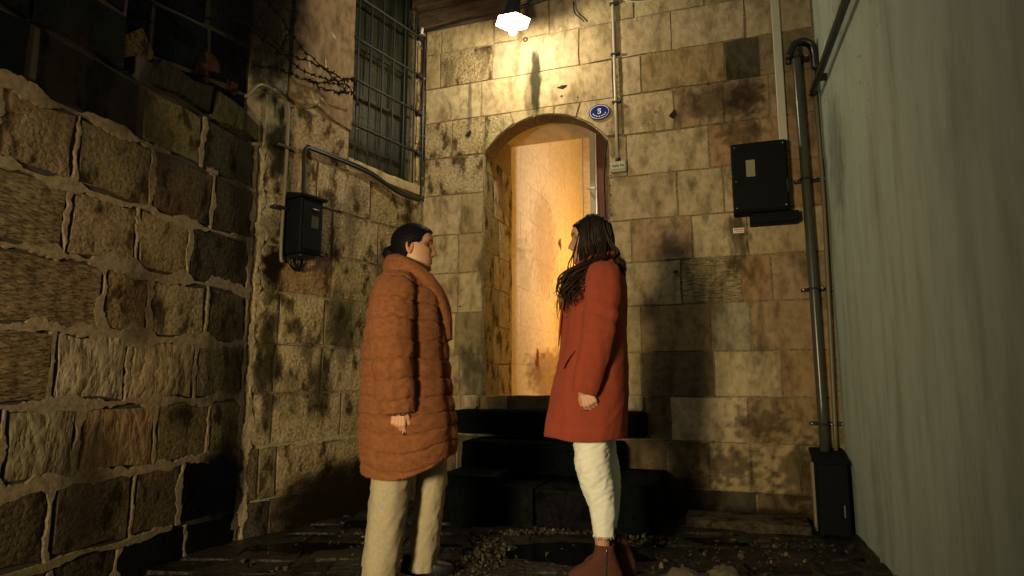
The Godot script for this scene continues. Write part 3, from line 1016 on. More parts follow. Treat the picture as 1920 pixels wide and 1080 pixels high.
	stain_and_shade(pw, 2.5, 1.6, 0.7, 0.8, 0.009, Color(0.38, 0.27, 0.15), 0.3, 352, 0.7)
	stain_and_shade(pw, 1.45, 1.1, 0.07, 0.16, 0.0095, Color(0.2, 0.04, 0.02), 0.8, 353, 1.5)
	stain_and_shade(pw, 2.35, 2.42, 0.1, 0.08, 0.0098, Color(0.1, 0.05, 0.02), 0.85, 354, 1.0)
	var fl := surf()
	box(fl, Vector3(0.531, 0.5, -3.6), Vector3(2.199, SILL - 0.012, -0.656), 0.004)
	part("passage_floor", done(fl), textured(lin(0.42, 0.3, 0.15), 0.4, M.mortar.albedo_texture, Vector3(1.5, 1.5, 1.5), null, 0.0), w)
	# door frame and the door standing open along the passage
	var fr := surf()
	box(fr, Vector3(1.40, SILL, -0.40), Vector3(1.525, 2.955, -0.31), 0.006)
	box(fr, Vector3(1.385, SILL, -0.385), Vector3(1.40, 2.955, -0.325), 0.003)
	part("door_frame", done(fr), M.red_wood, w)
	var lf := surf()
	box(lf, Vector3(1.31, SILL + 0.01, -1.2), Vector3(1.355, 2.93, -0.42), 0.005)
	part("door_leaf", done(lf), M.door_leaf, w)
	part("door_latch", tube_mesh([Vector3(1.30, 2.43, -0.40), Vector3(1.38, 2.39, -0.28)], 0.012, 8, 1), M.enamel, w)
	# strip of sheet iron bent along the jamb, with its nails
	var sp := smooth_path([Vector3(1.535, 2.66, 0.012), Vector3(1.522, 2.52, 0.018), Vector3(1.512, 2.35, 0.02), Vector3(1.517, 2.1, 0.018), Vector3(1.52, 1.8, 0.016)], 6)
	var ss := surf(0)
	tube(ss, sp, func(_t): return Vector2(0.006, 0.014), 8)
	part("iron_strip", done(ss), M.iron, w)
	for k in 9:
		var ns := surf(0)
		disc_tube(ns, Vector3(1.552 + 0.006 * (k % 2), 2.46 - k * 0.075, 0.006), Vector3(0, 0, 1), 0.006, 0.008, 8)
		part("nail", done(ns), M.iron, w)
	# weathering, with films that darken the foot of the wall
	stain_and_shade(w, 0.985, 3.22, 0.06, 0.4, 0.0165, Color(0.035, 0.033, 0.022), 0.85, 301, 0.7)
	stain_and_shade(w, 0.93, 3.12, 0.05, 0.3, 0.0168, Color(0.06, 0.05, 0.03), 0.31, 302, 1.4)
	stain_and_shade(w, 0.43, 3.1, 0.03, 0.32, 0.017, Color(0.08, 0.055, 0.028), 0.43, 303, 0.8)
	stain_and_shade(w, 0.24, 3.42, 0.07, 0.2, 0.0172, Color(0.1, 0.075, 0.04), 0.34, 304, 1.6)
	stain_and_shade(w, 0.55, 3.45, 0.07, 0.2, 0.0173, Color(0.11, 0.085, 0.045), 0.31, 305, 1.6)
	stain_and_shade(w, 2.32, 2.85, 0.36, 0.2, 0.0171, Color(0.035, 0.026, 0.015), 0.43, 306, 1.0)
	stain_and_shade(w, 2.52, 2.85, 0.2, 0.19, 0.0175, Color(0.016, 0.015, 0.012), 0.50, 307, 1.0)
	stain_and_shade(w, 2.45, 2.6, 0.2, 0.16, 0.0177, Color(0.03, 0.02, 0.012), 0.37, 308, 1.3)
	stain_and_shade(w, 2.42, 1.85, 0.1, 0.3, 0.0176, Color(0.03, 0.024, 0.014), 0.50, 309, 1.3)
	stain_and_shade(w, 2.3, 0.33, 0.3, 0.17, 0.0178, Color(0.02, 0.018, 0.013), 0.43, 310, 1.8)
	stain_and_shade(w, 2.5, 0.63, 0.25, 0.15, 0.0179, Color(0.03, 0.026, 0.017), 0.37, 311, 1.7)
	stain_and_shade(w, 2.75, 0.3, 0.25, 0.3, 0.018, Color(0.02, 0.012, 0.009), 0.43, 312, 1.7)
	stain_and_shade(w, 1.9, 0.1, 0.5, 0.3, 0.0181, Color(0.008, 0.007, 0.006), 0.56, 313, 0.5)
	stain_and_shade(w, 2.5, -0.02, 0.7, 0.16, 0.0182, Color(0.007, 0.006, 0.005), 0.59, 314, 0.5)
	stain_and_shade(w, 0.45, 0.95, 0.14, 0.25, 0.0183, Color(0.04, 0.035, 0.02), 0.37, 315, 1.5)
	for k in 26:
		stain_and_shade(w, rng.randf_range(0.05, 2.9), rng.randf_range(0.3, 3.4), rng.randf_range(0.03, 0.12), rng.randf_range(0.08, 0.3), 0.0186 + k * 0.00015, Color(0.06, 0.042, 0.02), rng.randf_range(0.12, 0.3), 320 + k, 1.9)
	# holes and chips in the stones, their inner shade painted as thin black patches
	for h in [[2.02, 2.79, 0.035, 0.035], [1.20, 3.13, 0.035, 0.012], [1.19, 3.06, 0.008, 0.01], [1.32, 3.03, 0.006, 0.006], [1.9, 2.83, 0.006, 0.008], [0.42, 2.86, 0.03, 0.03], [0.36, 1.46, 0.012, 0.008], [2.0, 1.64, 0.018, 0.012]]:
		var painted_hole := stone([Vector2(h[0] - h[2], h[1] - h[3] * 0.3), Vector2(h[0], h[1] - h[3]), Vector2(h[0] + h[2], h[1] + h[3] * 0.2), Vector2(h[0] + h[2] * 0.2, h[1] + h[3])], 0.0172, 0.005, 0.002, h[2] * 0.25, 0.0, Color(0.006, 0.005, 0.004))
		part("painted_hole", painted_hole, M.smear, w)

# ---- green painted wall close to the camera
func build_green_wall() -> void:
	var w := wall_thing("painted_wall", "smooth grey green painted wall with rain streaks beside the alley", WALL_G)
	var nu := 60
	var nv := 50
	var st := surf(0)
	for j in nv + 1:
		for i in nu + 1:
			var u := 4.2 * i / nu
			var v := -0.2 + 4.8 * j / nv
			st.add_vertex(Vector3(u, v, 0.003 * noise.get_noise_2d(u * 40.0, v * 30.0) + 0.0006 * noise.get_noise_2d(u * 200.0, v * 160.0)))
	for j in nv:
		for i in nu:
			var a := j * (nu + 1) + i
			for k in [a, a + nu + 2, a + 1, a, a + nu + 1, a + nu + 2]:
				st.add_index(k)
	part("paint_face", done(st), M.green, w)
	part("wall_core", box_mesh(Vector3(0, -0.2, -0.3), Vector3(4.2, 4.6, -0.02), 0.004), M.green, w)
	for k in 10:
		stain_and_shade(w, rng.randf_range(0.2, 2.6), rng.randf_range(0.2, 3.6), rng.randf_range(0.03, 0.12), rng.randf_range(0.4, 1.0), 0.014 + k * 0.0004, Color(0.1, 0.095, 0.06), rng.randf_range(0.08, 0.16), 400 + k, 1.2)
	stain_and_shade(w, 0.5, 2.2, 0.3, 0.5, 0.0195, Color(0.07, 0.085, 0.05), 0.3, 415, 1.5)
	stain_and_shade(w, 1.1, 3.3, 0.5, 0.5, 0.02, Color(0.12, 0.09, 0.055), 0.3, 416, 1.5)
	var chips := surf()
	var r3 := RandomNumberGenerator.new()
	r3.seed = 808
	for k in 90:
		var c := Vector3(clampf(1.2 + 0.5 * r3.randfn(), 0.2, 3.0), clampf(2.75 + 0.3 * r3.randfn(), 1.9, 3.6), 0.002)
		var pts := []
		var rad := r3.randf_range(0.002, 0.011)
		for j in 6:
			pts.append(c + Vector3(cos(TAU * j / 6.0), sin(TAU * j / 6.0), 0) * rad * r3.randf_range(0.6, 1.3))
		chips.set_color(Color(0.3, 0.32, 0.25) * r3.randf_range(0.5, 1.2))
		for j in 6:
			tri(chips, c + Vector3(0, 0, 0.004), pts[j], pts[(j + 1) % 6])
	part("flaking_paint", done(chips), M.green, w, "stuff")
	var r := thing("handrail_tube", "green grey tube running level high along the painted wall", "conduit", WALL_G)
	part("tube", tube_mesh([Vector3(0.1, 2.78, 0.05), Vector3(3.0, 2.78, 0.05)], 0.022, 10, 1), M.pipe, r)
	part("end_cap", tube_mesh([Vector3(0.085, 2.78, 0.05), Vector3(0.1, 2.78, 0.05)], 0.026, 10, 1), M.cable, r)
	for u in [0.3, 1.6]:
		part("bracket", box_mesh(Vector3(u, 2.76, 0.0), Vector3(u + 0.03, 2.8, 0.04), 0.003), M.iron, r)

# ---- steps
func build_steps() -> void:
	var s := thing("stone_steps", "black stone steps with an overhanging slab below the doorway", "steps", WALL_D)
	part("threshold_slab", stone_block3(Vector3(0.40, 0.505, -0.1), Vector3(1.775, SILL, 0.2), "x"), M.step, s)
	part("threshold_slab", stone_block3(Vector3(0.56, SILL - 0.1, -0.66), Vector3(1.52, SILL - 0.004, -0.102), "t"), M.ashlar, s)
	part("riser", stone_block3(Vector3(0.55, 0.27, 0.02), Vector3(1.62, 0.48, 0.4), "x"), M.step, s)
	var u := 0.52
	for e in [[0.93, 0.3, "x"], [1.16, 0.235, "k"], [1.55, 0.235, "k"], [1.9, 0.3, "x"]]:
		part("step_block", stone_block3(Vector3(u + 0.004, -0.1, 0.02), Vector3(e[0] - 0.004, e[1], 0.72 - (0.05 if e[2] == "k" else 0.0)), e[2]), M.step, s)
		u = e[0]
	var p := 0
	for e in [[0.43, 0.535, SILL, 0.78, "p"], [1.64, 1.755, SILL, 0.785, "p"]]:
		var b := part("block", stone_block3(Vector3(e[0], e[2] + 0.002, 0.016), Vector3(e[1], e[3], 0.1), e[4]), M.ashlar, self)
		b.transform = WALL_D
		b.name = numbered("stone_footing")
		tag(b, ["small pale stone on the door slab beside the left jamb", "small pale stone on the door slab behind the red coat"][p], "stone")
		p += 1

func stone_block3(lo: Vector3, hi: Vector3, k: String) -> ArrayMesh:
	var st := surf()
	st.set_color(tone(k))
	# a grid on each face, pushed about a little, with rounded arrises
	var c := (lo + hi) / 2.0
	var h := (hi - lo) / 2.0
	for ax in 3:
		for s in [-1.0, 1.0]:
			var n := Vector3.ZERO
			n[ax] = s
			var p := Vector3.ZERO
			p[(ax + 1) % 3] = 1.0
			var q := n.cross(p)
			var g := func(a: float, b: float) -> Vector3:
				var d: Vector3 = n + p * a + q * b
				var x := c + d * h
				for e in 3:
					var in2 := 0.0
					for f in 3:
						if f != e:
							in2 = maxf(in2, pow(absf(d[f]), 10.0) if absf(d[f]) < 1.0 else 1.0)
					if absf(d[e]) > 0.99 and in2 > 0.99:
						x[e] -= signf(d[e]) * minf(0.006, h[e] * 0.3)
				return x + Vector3(noise.get_noise_3d(x.x * 300.0, x.y * 300.0, x.z * 300.0), noise.get_noise_3d(x.y * 300.0, x.z * 300.0, x.x * 300.0), noise.get_noise_3d(x.z * 300.0, x.x * 300.0, x.y * 300.0)) * 0.005
			for i in 6:
				for j in 6:
					var a0 := -1.0 + i / 3.0
					var b0 := -1.0 + j / 3.0
					quad(st, g.call(a0, b0), g.call(a0 + 1.0 / 3.0, b0), g.call(a0 + 1.0 / 3.0, b0 + 1.0 / 3.0), g.call(a0, b0 + 1.0 / 3.0))
	return done(st)

# ---- lamp over the door
func build_door_lamp() -> void:
	var at := WALL_D * Vector3(0.948, 3.405, 0.45)
	var l := thing("outdoor_lamp", "lit lamp with a white six sided shade hanging above the doorway", "lamp", Transform3D(WALL_D.basis, at))
	var rim := 0.07
	var sh := surf()
	for i in 6:
		var a := TAU * i / 6.0
		var b := TAU * (i + 1) / 6.0
		var A := Vector3(cos(a), 0, -sin(a))
		var B := Vector3(cos(b), 0, -sin(b))
		var lo := Vector3(0, rim, 0)
		quad(sh, A * 0.135 + lo, B * 0.135 + lo, B * 0.05 + Vector3(0, rim + 0.06, 0), A * 0.05 + Vector3(0, rim + 0.06, 0))
	part("shade", done(sh), M.iron, l)
	var un := surf()
	for i in 6:
		var a := TAU * i / 6.0
		var b := TAU * (i + 1) / 6.0
		var A := Vector3(cos(a), 0, -sin(a))
		var B := Vector3(cos(b), 0, -sin(b))
		quad(un, B * 0.133 + Vector3(0, rim - 0.002, 0), A * 0.133 + Vector3(0, rim - 0.002, 0), A * 0.04 + Vector3(0, rim + 0.035, 0), B * 0.04 + Vector3(0, rim + 0.035, 0))
		tri(un, Vector3(0, rim + 0.035, 0), B * 0.04 + Vector3(0, rim + 0.035, 0), A * 0.04 + Vector3(0, rim + 0.035, 0))
	part("reflector", done(un), M.enamel, l)
	var rr := surf()
	for i in 6:
		var a := TAU * i / 6.0
		var b := TAU * (i + 1) / 6.0
		tube(rr, PackedVector3Array([Vector3(cos(a), 0, -sin(a)) * 0.135 + Vector3(0, rim, 0), Vector3(cos(b), 0, -sin(b)) * 0.135 + Vector3(0, rim, 0)]), 0.003, 6)
	part("rim", done(rr), M.red, l)
	var bulb := surf(0)
	tube(bulb, smooth_path([Vector3(0, 0.05, 0), Vector3(0, 0.03, 0), Vector3(0, 0.005, 0), Vector3(0, -0.02, 0), Vector3(0, -0.034, 0)], 4), func(t): return Vector2.ONE * lerp_table([[0.0, 0.014], [0.25, 0.018], [0.55, 0.03], [0.8, 0.027], [1.0, 0.006]], t, 1), 14)
	part("bulb", done(bulb), M.bulb, l)
	part("socket", tube_mesh([Vector3(0, 0.10, 0), Vector3(0, 0.05, 0)], 0.017, 12, 1), M.enamel, l)
	part("neck", tube_mesh([Vector3(0, rim + 0.045, 0), Vector3(0, rim + 0.2, 0)], func(t): return Vector2.ONE * lerpf(0.07, 0.026, t), 14, 4), M.iron, l)
	part("rod", tube_mesh([Vector3(0, rim + 0.1, 0), Vector3(0, 0.75, 0), Vector3(0, 0.83, -0.06), Vector3(0, 0.85, -0.45)], 0.017, 10, 5), M.iron, l)
	var om := OmniLight3D.new()
	om.name = "lamp_light"
	om.position = Vector3(0, -0.002, 0)
	om.light_color = Color(1.0, 0.94, 0.78)
	om.light_energy = 1.05
	om.light_size = 0.03
	om.omni_range = 12.0
	om.omni_attenuation = 2.0
	om.shadow_enabled = true
	l.add_child(om)
	# two lamps in the passage, hidden behind the door head and the jamb
	var spots := [[Vector3(1.85, 2.5, -1.45), Color(1.0, 0.91, 0.8), 1.05, "bare bulb just inside the doorway behind the door frame"], [Vector3(1.75, 1.9, -2.85), Color(1.0, 0.68, 0.1), 2.4, "yellow bulb deep in the passage behind the door"]]
	for s in spots:
		var p := thing("passage_lamp", s[3], "lamp", Transform3D(WALL_D.basis, WALL_D * s[0]))
		var b := surf(0)
		tube(b, smooth_path([Vector3(0, 0.05, 0), Vector3(0, 0.02, 0), Vector3(0, -0.02, 0), Vector3(0, -0.04, 0)], 4), func(t): return Vector2.ONE * lerp_table([[0.0, 0.014], [0.4, 0.03], [0.8, 0.03], [1.0, 0.008]], t, 1), 12)
		part("bulb", done(b), M.inner_bulb, p)
		part("socket", tube_mesh([Vector3(0, 0.045, 0), Vector3(0, 1.75, 0)] if s[0].z > -2.0 else [Vector3(0, 0.045, 0), Vector3(0.1, 0.1, 0), Vector3(0.45, 0.1, 0)], 0.016, 10, 1), M.enamel, p)
		var o := OmniLight3D.new()
		o.name = "lamp_light"
		o.light_color = s[1]
		o.light_energy = s[2]
		o.light_size = 0.03
		o.omni_range = 8.0
		o.omni_attenuation = 2.0
		o.shadow_enabled = true
		p.add_child(o)

# ---- the work light at the mouth of the alley, whose beam throws the women's shadows on the wall
func build_work_light() -> void:
	var at := Vector3(-1.6, 1.1, 0.65)
	var aim := Vector3(-0.1, 1.2, -4.6)
	var b := Basis.looking_at(aim - at, Vector3.UP)
	var l := thing("work_light", "lit black work lamp on a tripod at the mouth of the alley", "lamp", Transform3D(Basis.IDENTITY, Vector3(at.x, 0, at.z)))
	var h := Transform3D(b, Vector3(0, at.y, 0))
	part("housing", tube_mesh([h * Vector3(0, 0, 0.2), h * Vector3(0, 0, 0.03)], func(t): return Vector2.ONE * lerpf(0.05, 0.095, t), 20, 3), M.black, l)
	part("lamp_lens", tube_mesh([h * Vector3(0, 0, 0.029), h * Vector3(0, 0, 0.015)], 0.085, 20, 1), M.lens, l)
	part("pole", tube_mesh([Vector3(0, 0.3, 0.1), Vector3(0, at.y - 0.02, 0.1)], 0.014, 10, 1), M.black, l)
	for k in 3:
		var a := TAU * k / 3.0
		part("leg", tube_mesh([Vector3(0, 0.55, 0.1), Vector3(cos(a) * 0.4, 0.0, 0.1 + sin(a) * 0.4)], 0.011, 8, 1), M.black, l)
	var s := SpotLight3D.new()
	s.name = "lamp_light"
	s.transform = h
	s.light_color = Color(1.0, 0.9, 0.68)
	s.light_energy = 17.0
	s.light_size = 0.26
	s.spot_angle = 39.0
	s.spot_angle_attenuation = 1.0
	s.spot_range = 20.0
	s.spot_attenuation = 2.0
	s.shadow_enabled = true
	l.add_child(s)

# ---- window and its grille
func build_window() -> void:
	var w := thing("window", "tall window with dirty green panes and shutter boards behind the iron bars", "window", WALL_M)
	var nb := 7
	for i in nb:
		var u0 := 0.735 + 0.695 * i / nb
		part("shutter_board", box_mesh(Vector3(u0 + 0.003, 2.42, -0.15), Vector3(u0 + 0.695 / nb - 0.003, 4.3, -0.125 + 0.006 * (i % 2)), 0.004), M.shutter, w)
	for v in [2.62, 3.02, 3.42, 3.82]:
		part("crossbar", box_mesh(Vector3(0.76, v, -0.121), Vector3(1.41, v + 0.03, -0.105), 0.004), M.shutter, w)
	for e in [[0.737, 0.775], [1.39, 1.428]]:
		part("window_frame", box_mesh(Vector3(e[0], 2.42, -0.118), Vector3(e[1], 4.3, -0.06), 0.005), M.shutter, w)
	for i in 3:
		for j in 4:
			part("pane", box_mesh(Vector3(0.78 + i * 0.205, 2.45 + j * 0.43, -0.092), Vector3(0.975 + i * 0.205, 2.86 + j * 0.43, -0.089), 0.001), M.glass, w)
	var g := thing("window_grille", "black iron grille of thin bars in front of the window", "grille", WALL_M)
	for v in [2.72, 3.065, 3.385, 3.72, 4.06]:
		part("crossbar", tube_mesh([Vector3(0.725, v, 0.03), Vector3(1.1, v - 0.004, 0.034), Vector3(1.46, v, 0.03)], 0.0115, 8, 3), M.iron, g)
		part("bracket", box_mesh(Vector3(1.425, v - 0.022, -0.005), Vector3(1.475, v + 0.022, 0.045), 0.008), M.iron, g)
	for k in 6:
		var u := 0.765 + k * 0.123
		part("bar", tube_mesh([Vector3(u, 2.45, 0.03), Vector3(u + 0.003 * (k % 3 - 1), 3.3, 0.03), Vector3(u, 4.28, 0.03)], 0.0075, 8, 3), M.iron, g)

# ---- boxes, conduits, cables, plates
func build_fittings() -> void:
	# meter box on the window wall
	var b := thing("meter_box", "black hooded meter box on the wall below the barred window", "meter box", WALL_M)
	part("case", box_mesh(Vector3(0.21, 1.675, 0.0), Vector3(0.385, 2.03, 0.175), 0.008), M.black_rough, b)
	var hd := surf()
	var A := [Vector3(0.2, 2.032, -0.002), Vector3(0.4, 2.032, -0.002), Vector3(0.4, 2.032, 0.2), Vector3(0.2, 2.032, 0.2)]
	var B := [Vector3(0.2, 2.085, -0.002), Vector3(0.4, 2.085, -0.002), Vector3(0.4, 2.046, 0.2), Vector3(0.2, 2.046, 0.2)]
	quad(hd, A[0], A[1], A[2], A[3])
	quad(hd, B[3], B[2], B[1], B[0])
	quad(hd, A[3], A[2], B[2], B[3])
	quad(hd, A[2], A[1], B[1], B[2])
	quad(hd, A[0], A[3], B[3], B[0])
	quad(hd, A[1], A[0], B[0], B[1])
	part("hood", done(hd), M.black_rough, b)
	part("door", box_mesh(Vector3(0.225, 1.70, 0.176), Vector3(0.372, 2.01, 0.184), 0.004), M.black_rough, b)
	part("meter_window", box_mesh(Vector3(0.285, 1.84, 0.185), Vector3(0.34, 1.92, 0.188), 0.002), plain(lin(0.045, 0.045, 0.03), 0.3), b)
	part("handle", tube_mesh([Vector3(0.29, 1.965, 0.187), Vector3(0.315, 1.96, 0.194), Vector3(0.34, 1.965, 0.187)], 0.004, 6, 4), M.steel, b)
	part("base_trim", box_mesh(Vector3(0.24, 1.655, 0.02), Vector3(0.36, 1.674, 0.15), 0.004), M.black, b)
	for k in 3:
		part("cable_loop", tube_mesh([Vector3(0.24 + k * 0.03, 1.68, 0.05 + 0.03 * k), Vector3(0.235 + k * 0.03, 1.62, 0.06 + 0.03 * k), Vector3(0.28 + k * 0.02, 1.585, 0.05), Vector3(0.33, 1.60, 0.04), Vector3(0.34, 1.68, 0.05)], 0.009, 7, 5), M.cable, b)
	var c1 := thing("pipe", "pale steel pipe bending over and down beside the meter box", "pipe", WALL_M)
	part("pipe_run", tube_mesh([Vector3(-0.16, 2.56, 0.09), Vector3(-0.09, 2.66, 0.09), Vector3(-0.02, 2.695, 0.07), Vector3(0.09, 2.695, 0.05), Vector3(0.155, 2.665, 0.045), Vector3(0.175, 2.58, 0.045), Vector3(0.18, 2.25, 0.045), Vector3(0.175, 1.7, 0.045), Vector3(0.19, 1.62, 0.05)], 0.0115, 10, 6), M.pipe_pale, c1)
	for v in [1.95, 2.35]:
		part("clip", box_mesh(Vector3(0.1, v, 0.01), Vector3(0.2, v + 0.022, 0.064), 0.004), M.iron, c1)
	var c2 := thing("cable", "black cable sagging from the meter box under the window sill and up the corner", "cable", WALL_M)
	part("cable_run", tube_mesh([Vector3(0.31, 2.05, 0.06), Vector3(0.315, 2.2, 0.05), Vector3(0.31, 2.36, 0.05), Vector3(0.33, 2.405, 0.05), Vector3(0.4, 2.41, 0.05), Vector3(0.62, 2.405, 0.05), Vector3(0.9, 2.385, 0.055), Vector3(1.2, 2.315, 0.06), Vector3(1.38, 2.31, 0.06), Vector3(1.46, 2.33, 0.05), Vector3(1.475, 2.42, 0.04), Vector3(1.478, 2.8, 0.04), Vector3(1.472, 3.3, 0.04), Vector3(1.475, 3.74, 0.04)], 0.0125, 8, 6), M.cable, c2)
	for e in [2.5, 2.86, 3.36]:
		part("clip", box_mesh(Vector3(1.466, e, 0.02), Vector3(1.492, e + 0.016, 0.056), 0.004), M.pipe_pale, c2)
	part("cable_twin", tube_mesh([Vector3(0.33, 2.425, 0.045), Vector3(0.62, 2.425, 0.045), Vector3(0.9, 2.41, 0.045), Vector3(1.2, 2.335, 0.045), Vector3(1.4, 2.325, 0.045)], 0.009, 7, 6), M.cable, c2)
	# beam and its cable at the top of the door wall
	var bm := thing("wooden_beam", "weathered brown timber beam under the eave beside the door lamp", "beam", WALL_D)
	part("plank", box_mesh(Vector3(-0.05, 3.80, 0.015), Vector3(0.86, 3.95, 0.10), 0.01), M.wood, bm)
	part("plank", box_mesh(Vector3(-0.05, 3.956, 0.015), Vector3(0.9, 4.3, 0.16), 0.012), M.wood, bm)
	var c3 := thing("cable", "thin black cable along the lower edge of the timber beam", "cable", WALL_D)
	part("cable_run", tube_mesh([Vector3(-0.01, 3.86, 0.13), Vector3(0.0, 3.76, 0.11), Vector3(0.1, 3.755, 0.112), Vector3(0.4, 3.785, 0.112), Vector3(0.7, 3.79, 0.112), Vector3(1.2, 3.86, 0.1)], 0.008, 7, 6), M.cable, c3)
	part("insulator", tube_mesh([Vector3(0.03, 3.74, 0.11), Vector3(0.03, 3.79, 0.11)], 0.014, 10, 2), M.enamel, c3)
	var hk := thing("wall_hook", "small iron ring hook in the wall just under the lamp", "hook", WALL_D)
	var ring := []
	for k in 11:
		var a := TAU * k / 10.0
		ring.append(Vector3(0.905 + 0.014 * sin(a), 3.572 + 0.016 * cos(a), 0.03))
	part("ring", tube_mesh(ring, 0.0035, 6, 3), M.iron, hk)
	part("shank", tube_mesh([Vector3(0.905, 3.6, 0.0), Vector3(0.905, 3.59, 0.03)], 0.004, 6, 1), M.iron, hk)
	# conduit with switch box
	var cd := thing("conduit", "pale thin conduit running down the wall to a small junction box", "conduit", WALL_D)
	part("tube", tube_mesh([Vector3(1.605, 4.4, 0.03), Vector3(1.61, 3.4, 0.03), Vector3(1.615, 2.49, 0.03)], 0.0115, 10, 2), M.conduit, cd)
	for v in [3.31, 2.93, 3.72]:
		part("clip", box_mesh(Vector3(1.585, v, 0.012), Vector3(1.65, v + 0.018, 0.045), 0.004), M.iron, cd)
	var jb := thing("junction_box", "small grey junction box with a worn printed label", "junction box", WALL_D)
	part("case", box_mesh(Vector3(1.562, 2.392, 0.012), Vector3(1.682, 2.475, 0.055), 0.006), plain(lin(0.3, 0.29, 0.2), 0.5), jb)
	part("label_plate", box_mesh(Vector3(1.572, 2.415, 0.0555), Vector3(1.672, 2.462, 0.058), 0.001), plain(lin(0.42, 0.4, 0.3), 0.5), jb)
	part("gland", tube_mesh([Vector3(1.617, 2.475, 0.03), Vector3(1.617, 2.505, 0.03)], 0.018, 10, 1), M.iron, jb)
	var mk := surf()
	for k in 9:
		if k != 5:
			var x := 1.583 + k * 0.0095
			box(mk, Vector3(x, 2.428 + 0.004 * (k % 2), 0.0585), Vector3(x + 0.006, 2.45 - 0.003 * (k % 3), 0.0592), 0.0002)
	part("worn_print", done(mk), M.ink, jb)
	# house number
	var np := thing("number_plate", "oval blue enamel house number plate with a white 5", "sign", Transform3D(WALL_D.basis, WALL_D * Vector3(1.488, 2.882, 0.02)))
	for e in [[0.082, 0.062, 0.0, 0.004, M.ink], [0.079, 0.059, 0.004, 0.007, M.blue], [0.073, 0.053, 0.007, 0.0078, M.white], [0.069, 0.049, 0.0078, 0.0092, M.blue]]:
		var st := surf()
		var rows := []
		for z in [e[2], e[3]]:
			var row := PackedVector3Array()
			for k in 36:
				row.append(Vector3(cos(TAU * k / 36.0) * e[0], sin(TAU * k / 36.0) * e[1], z))
			rows.append(row)
		skin_rows(st, rows)
		part("enamel_oval", done(st), e[4], np)
	lettering("5", 0.056, M.white, np, Vector3(0, 0.004, 0.0093))
	var fl := surf()
	for k in 7:
		var a := PI + PI * (k + 1.0) / 8.0
		box(fl, Vector3(-0.006, -0.0028, 0.0), Vector3(0.006, 0.0028, 0.0008), 0.0002, Transform3D(Basis(Vector3(0, 0, 1), a + PI / 2 + 0.4 * sin(k * 2.3)), Vector3(cos(a) * 0.05, sin(a) * 0.035, 0.0093)))
	part("worn_print", done(fl), M.white, np)
	# cable trunking, cabinet and sticker
	var tr := thing("cable_trunking", "pale flat cable trunking above the black cabinet", "trunking", WALL_D)
	part("channel", box_mesh(Vector3(2.715, 2.49, 0.012), Vector3(2.768, 4.4, 0.05), 0.004), M.trunking, tr)
	var cb := thing("electric_cabinet", "square black electric cabinet with a small pale label on its door", "cabinet", WALL_D)
	part("case", box_mesh(Vector3(2.40, 1.99, 0.012), Vector3(2.75, 2.47, 0.14), 0.008), M.black_rough, cb)
	part("door", box_mesh(Vector3(2.412, 2.005, 0.141), Vector3(2.738, 2.455, 0.149), 0.004), M.black_rough, cb)
	part("paper_label", box_mesh(Vector3(2.492, 2.23, 0.1495), Vector3(2.548, 2.345, 0.151), 0.0005), M.label, cb)
	part("lower_box", box_mesh(Vector3(2.50, 1.915, 0.012), Vector3(2.80, 1.988, 0.12), 0.006), M.black_rough, cb)  # low black box under the case
	part("lock", tube_mesh([Vector3(2.43, 2.2, 0.149), Vector3(2.43, 2.2, 0.158)], 0.011, 14, 1), M.iron, cb)
	for e in [[2.424, 2.02], [2.726, 2.02], [2.424, 2.44], [2.726, 2.44]]:
		part("screw", tube_mesh([Vector3(e[0], e[1], 0.149), Vector3(e[0], e[1], 0.152)], 0.005, 8, 1), M.steel, cb)
	part("hinge", tube_mesh([Vector3(2.742, 2.1, 0.147), Vector3(2.742, 2.2, 0.147)], 0.006, 8, 1), M.black, cb)
	var sk := thing("sticker", "tiny red and white printed sticker under the black cabinet", "sticker", WALL_D)
	part("paper", box_mesh(Vector3(2.392, 1.882, 0.0165), Vector3(2.462, 1.917, 0.0195), 0.0005), M.white, sk)
	var mk2 := surf()
	for k in 9:
		box(mk2, Vector3(2.398 + k * 0.0068, 1.901 - 0.001 * (k % 2), 0.0197), Vector3(2.403 + k * 0.0068, 1.911, 0.0203), 0.0001)
	for k in 7:
		box(mk2, Vector3(2.4 + k * 0.0085, 1.888, 0.0197), Vector3(2.4065 + k * 0.0085, 1.894 + 0.001 * (k % 2), 0.0203), 0.0001)
	part("worn_print", done(mk2), M.red, sk)
	# the two pipes by the green wall
	var p1 := thing("pipe", "thick grey green pipe standing upright beside the painted wall", "pipe", WALL_D)
	part("pipe_run", tube_mesh([Vector3(2.862, 0.35, 0.075), Vector3(2.86, 1.8, 0.075), Vector3(2.85, 3.06, 0.075), Vector3(2.85, 3.1, 0.075)], 0.029, 16, 3), M.pipe, p1)
	var p2 := thing("pipe", "slim pale conduit pipe between the thick pipe and painted wall", "pipe", WALL_D)
	part("pipe_run", tube_mesh([Vector3(2.925, 0.4, 0.06), Vector3(2.945, 1.4, 0.06), Vector3(2.958, 2.2, 0.06), Vector3(2.945, 3.1, 0.06)], 0.0125, 10, 4), M.pipe_pale, p2)
	for v in [0.62, 1.47, 2.2, 3.05]:
		var c := thing("pipe_clamp", "iron clamp with shiny bolts holding both upright pipes, " + {0.62: "the lowest, just over the floor box", 1.47: "the second from the floor box", 2.2: "level with the black cabinet", 3.05: "the topmost, near the black hood"}[v], "clamp", WALL_D, "clamps on the upright pipes")
		var rg := surf(0)
		var pth := []
		for k in 13:
			var a := TAU * k / 12.0
			pth.append(Vector3(2.858 + cos(a) * 0.037, v, 0.075 + sin(a) * 0.037))
		tube(rg, PackedVector3Array(pth), 0.006, 6)
		part("band", done(rg), M.iron, c)
		part("strap", box_mesh(Vector3(2.79, v - 0.012, 0.012), Vector3(2.985, v + 0.012, 0.03), 0.003), M.iron, c)
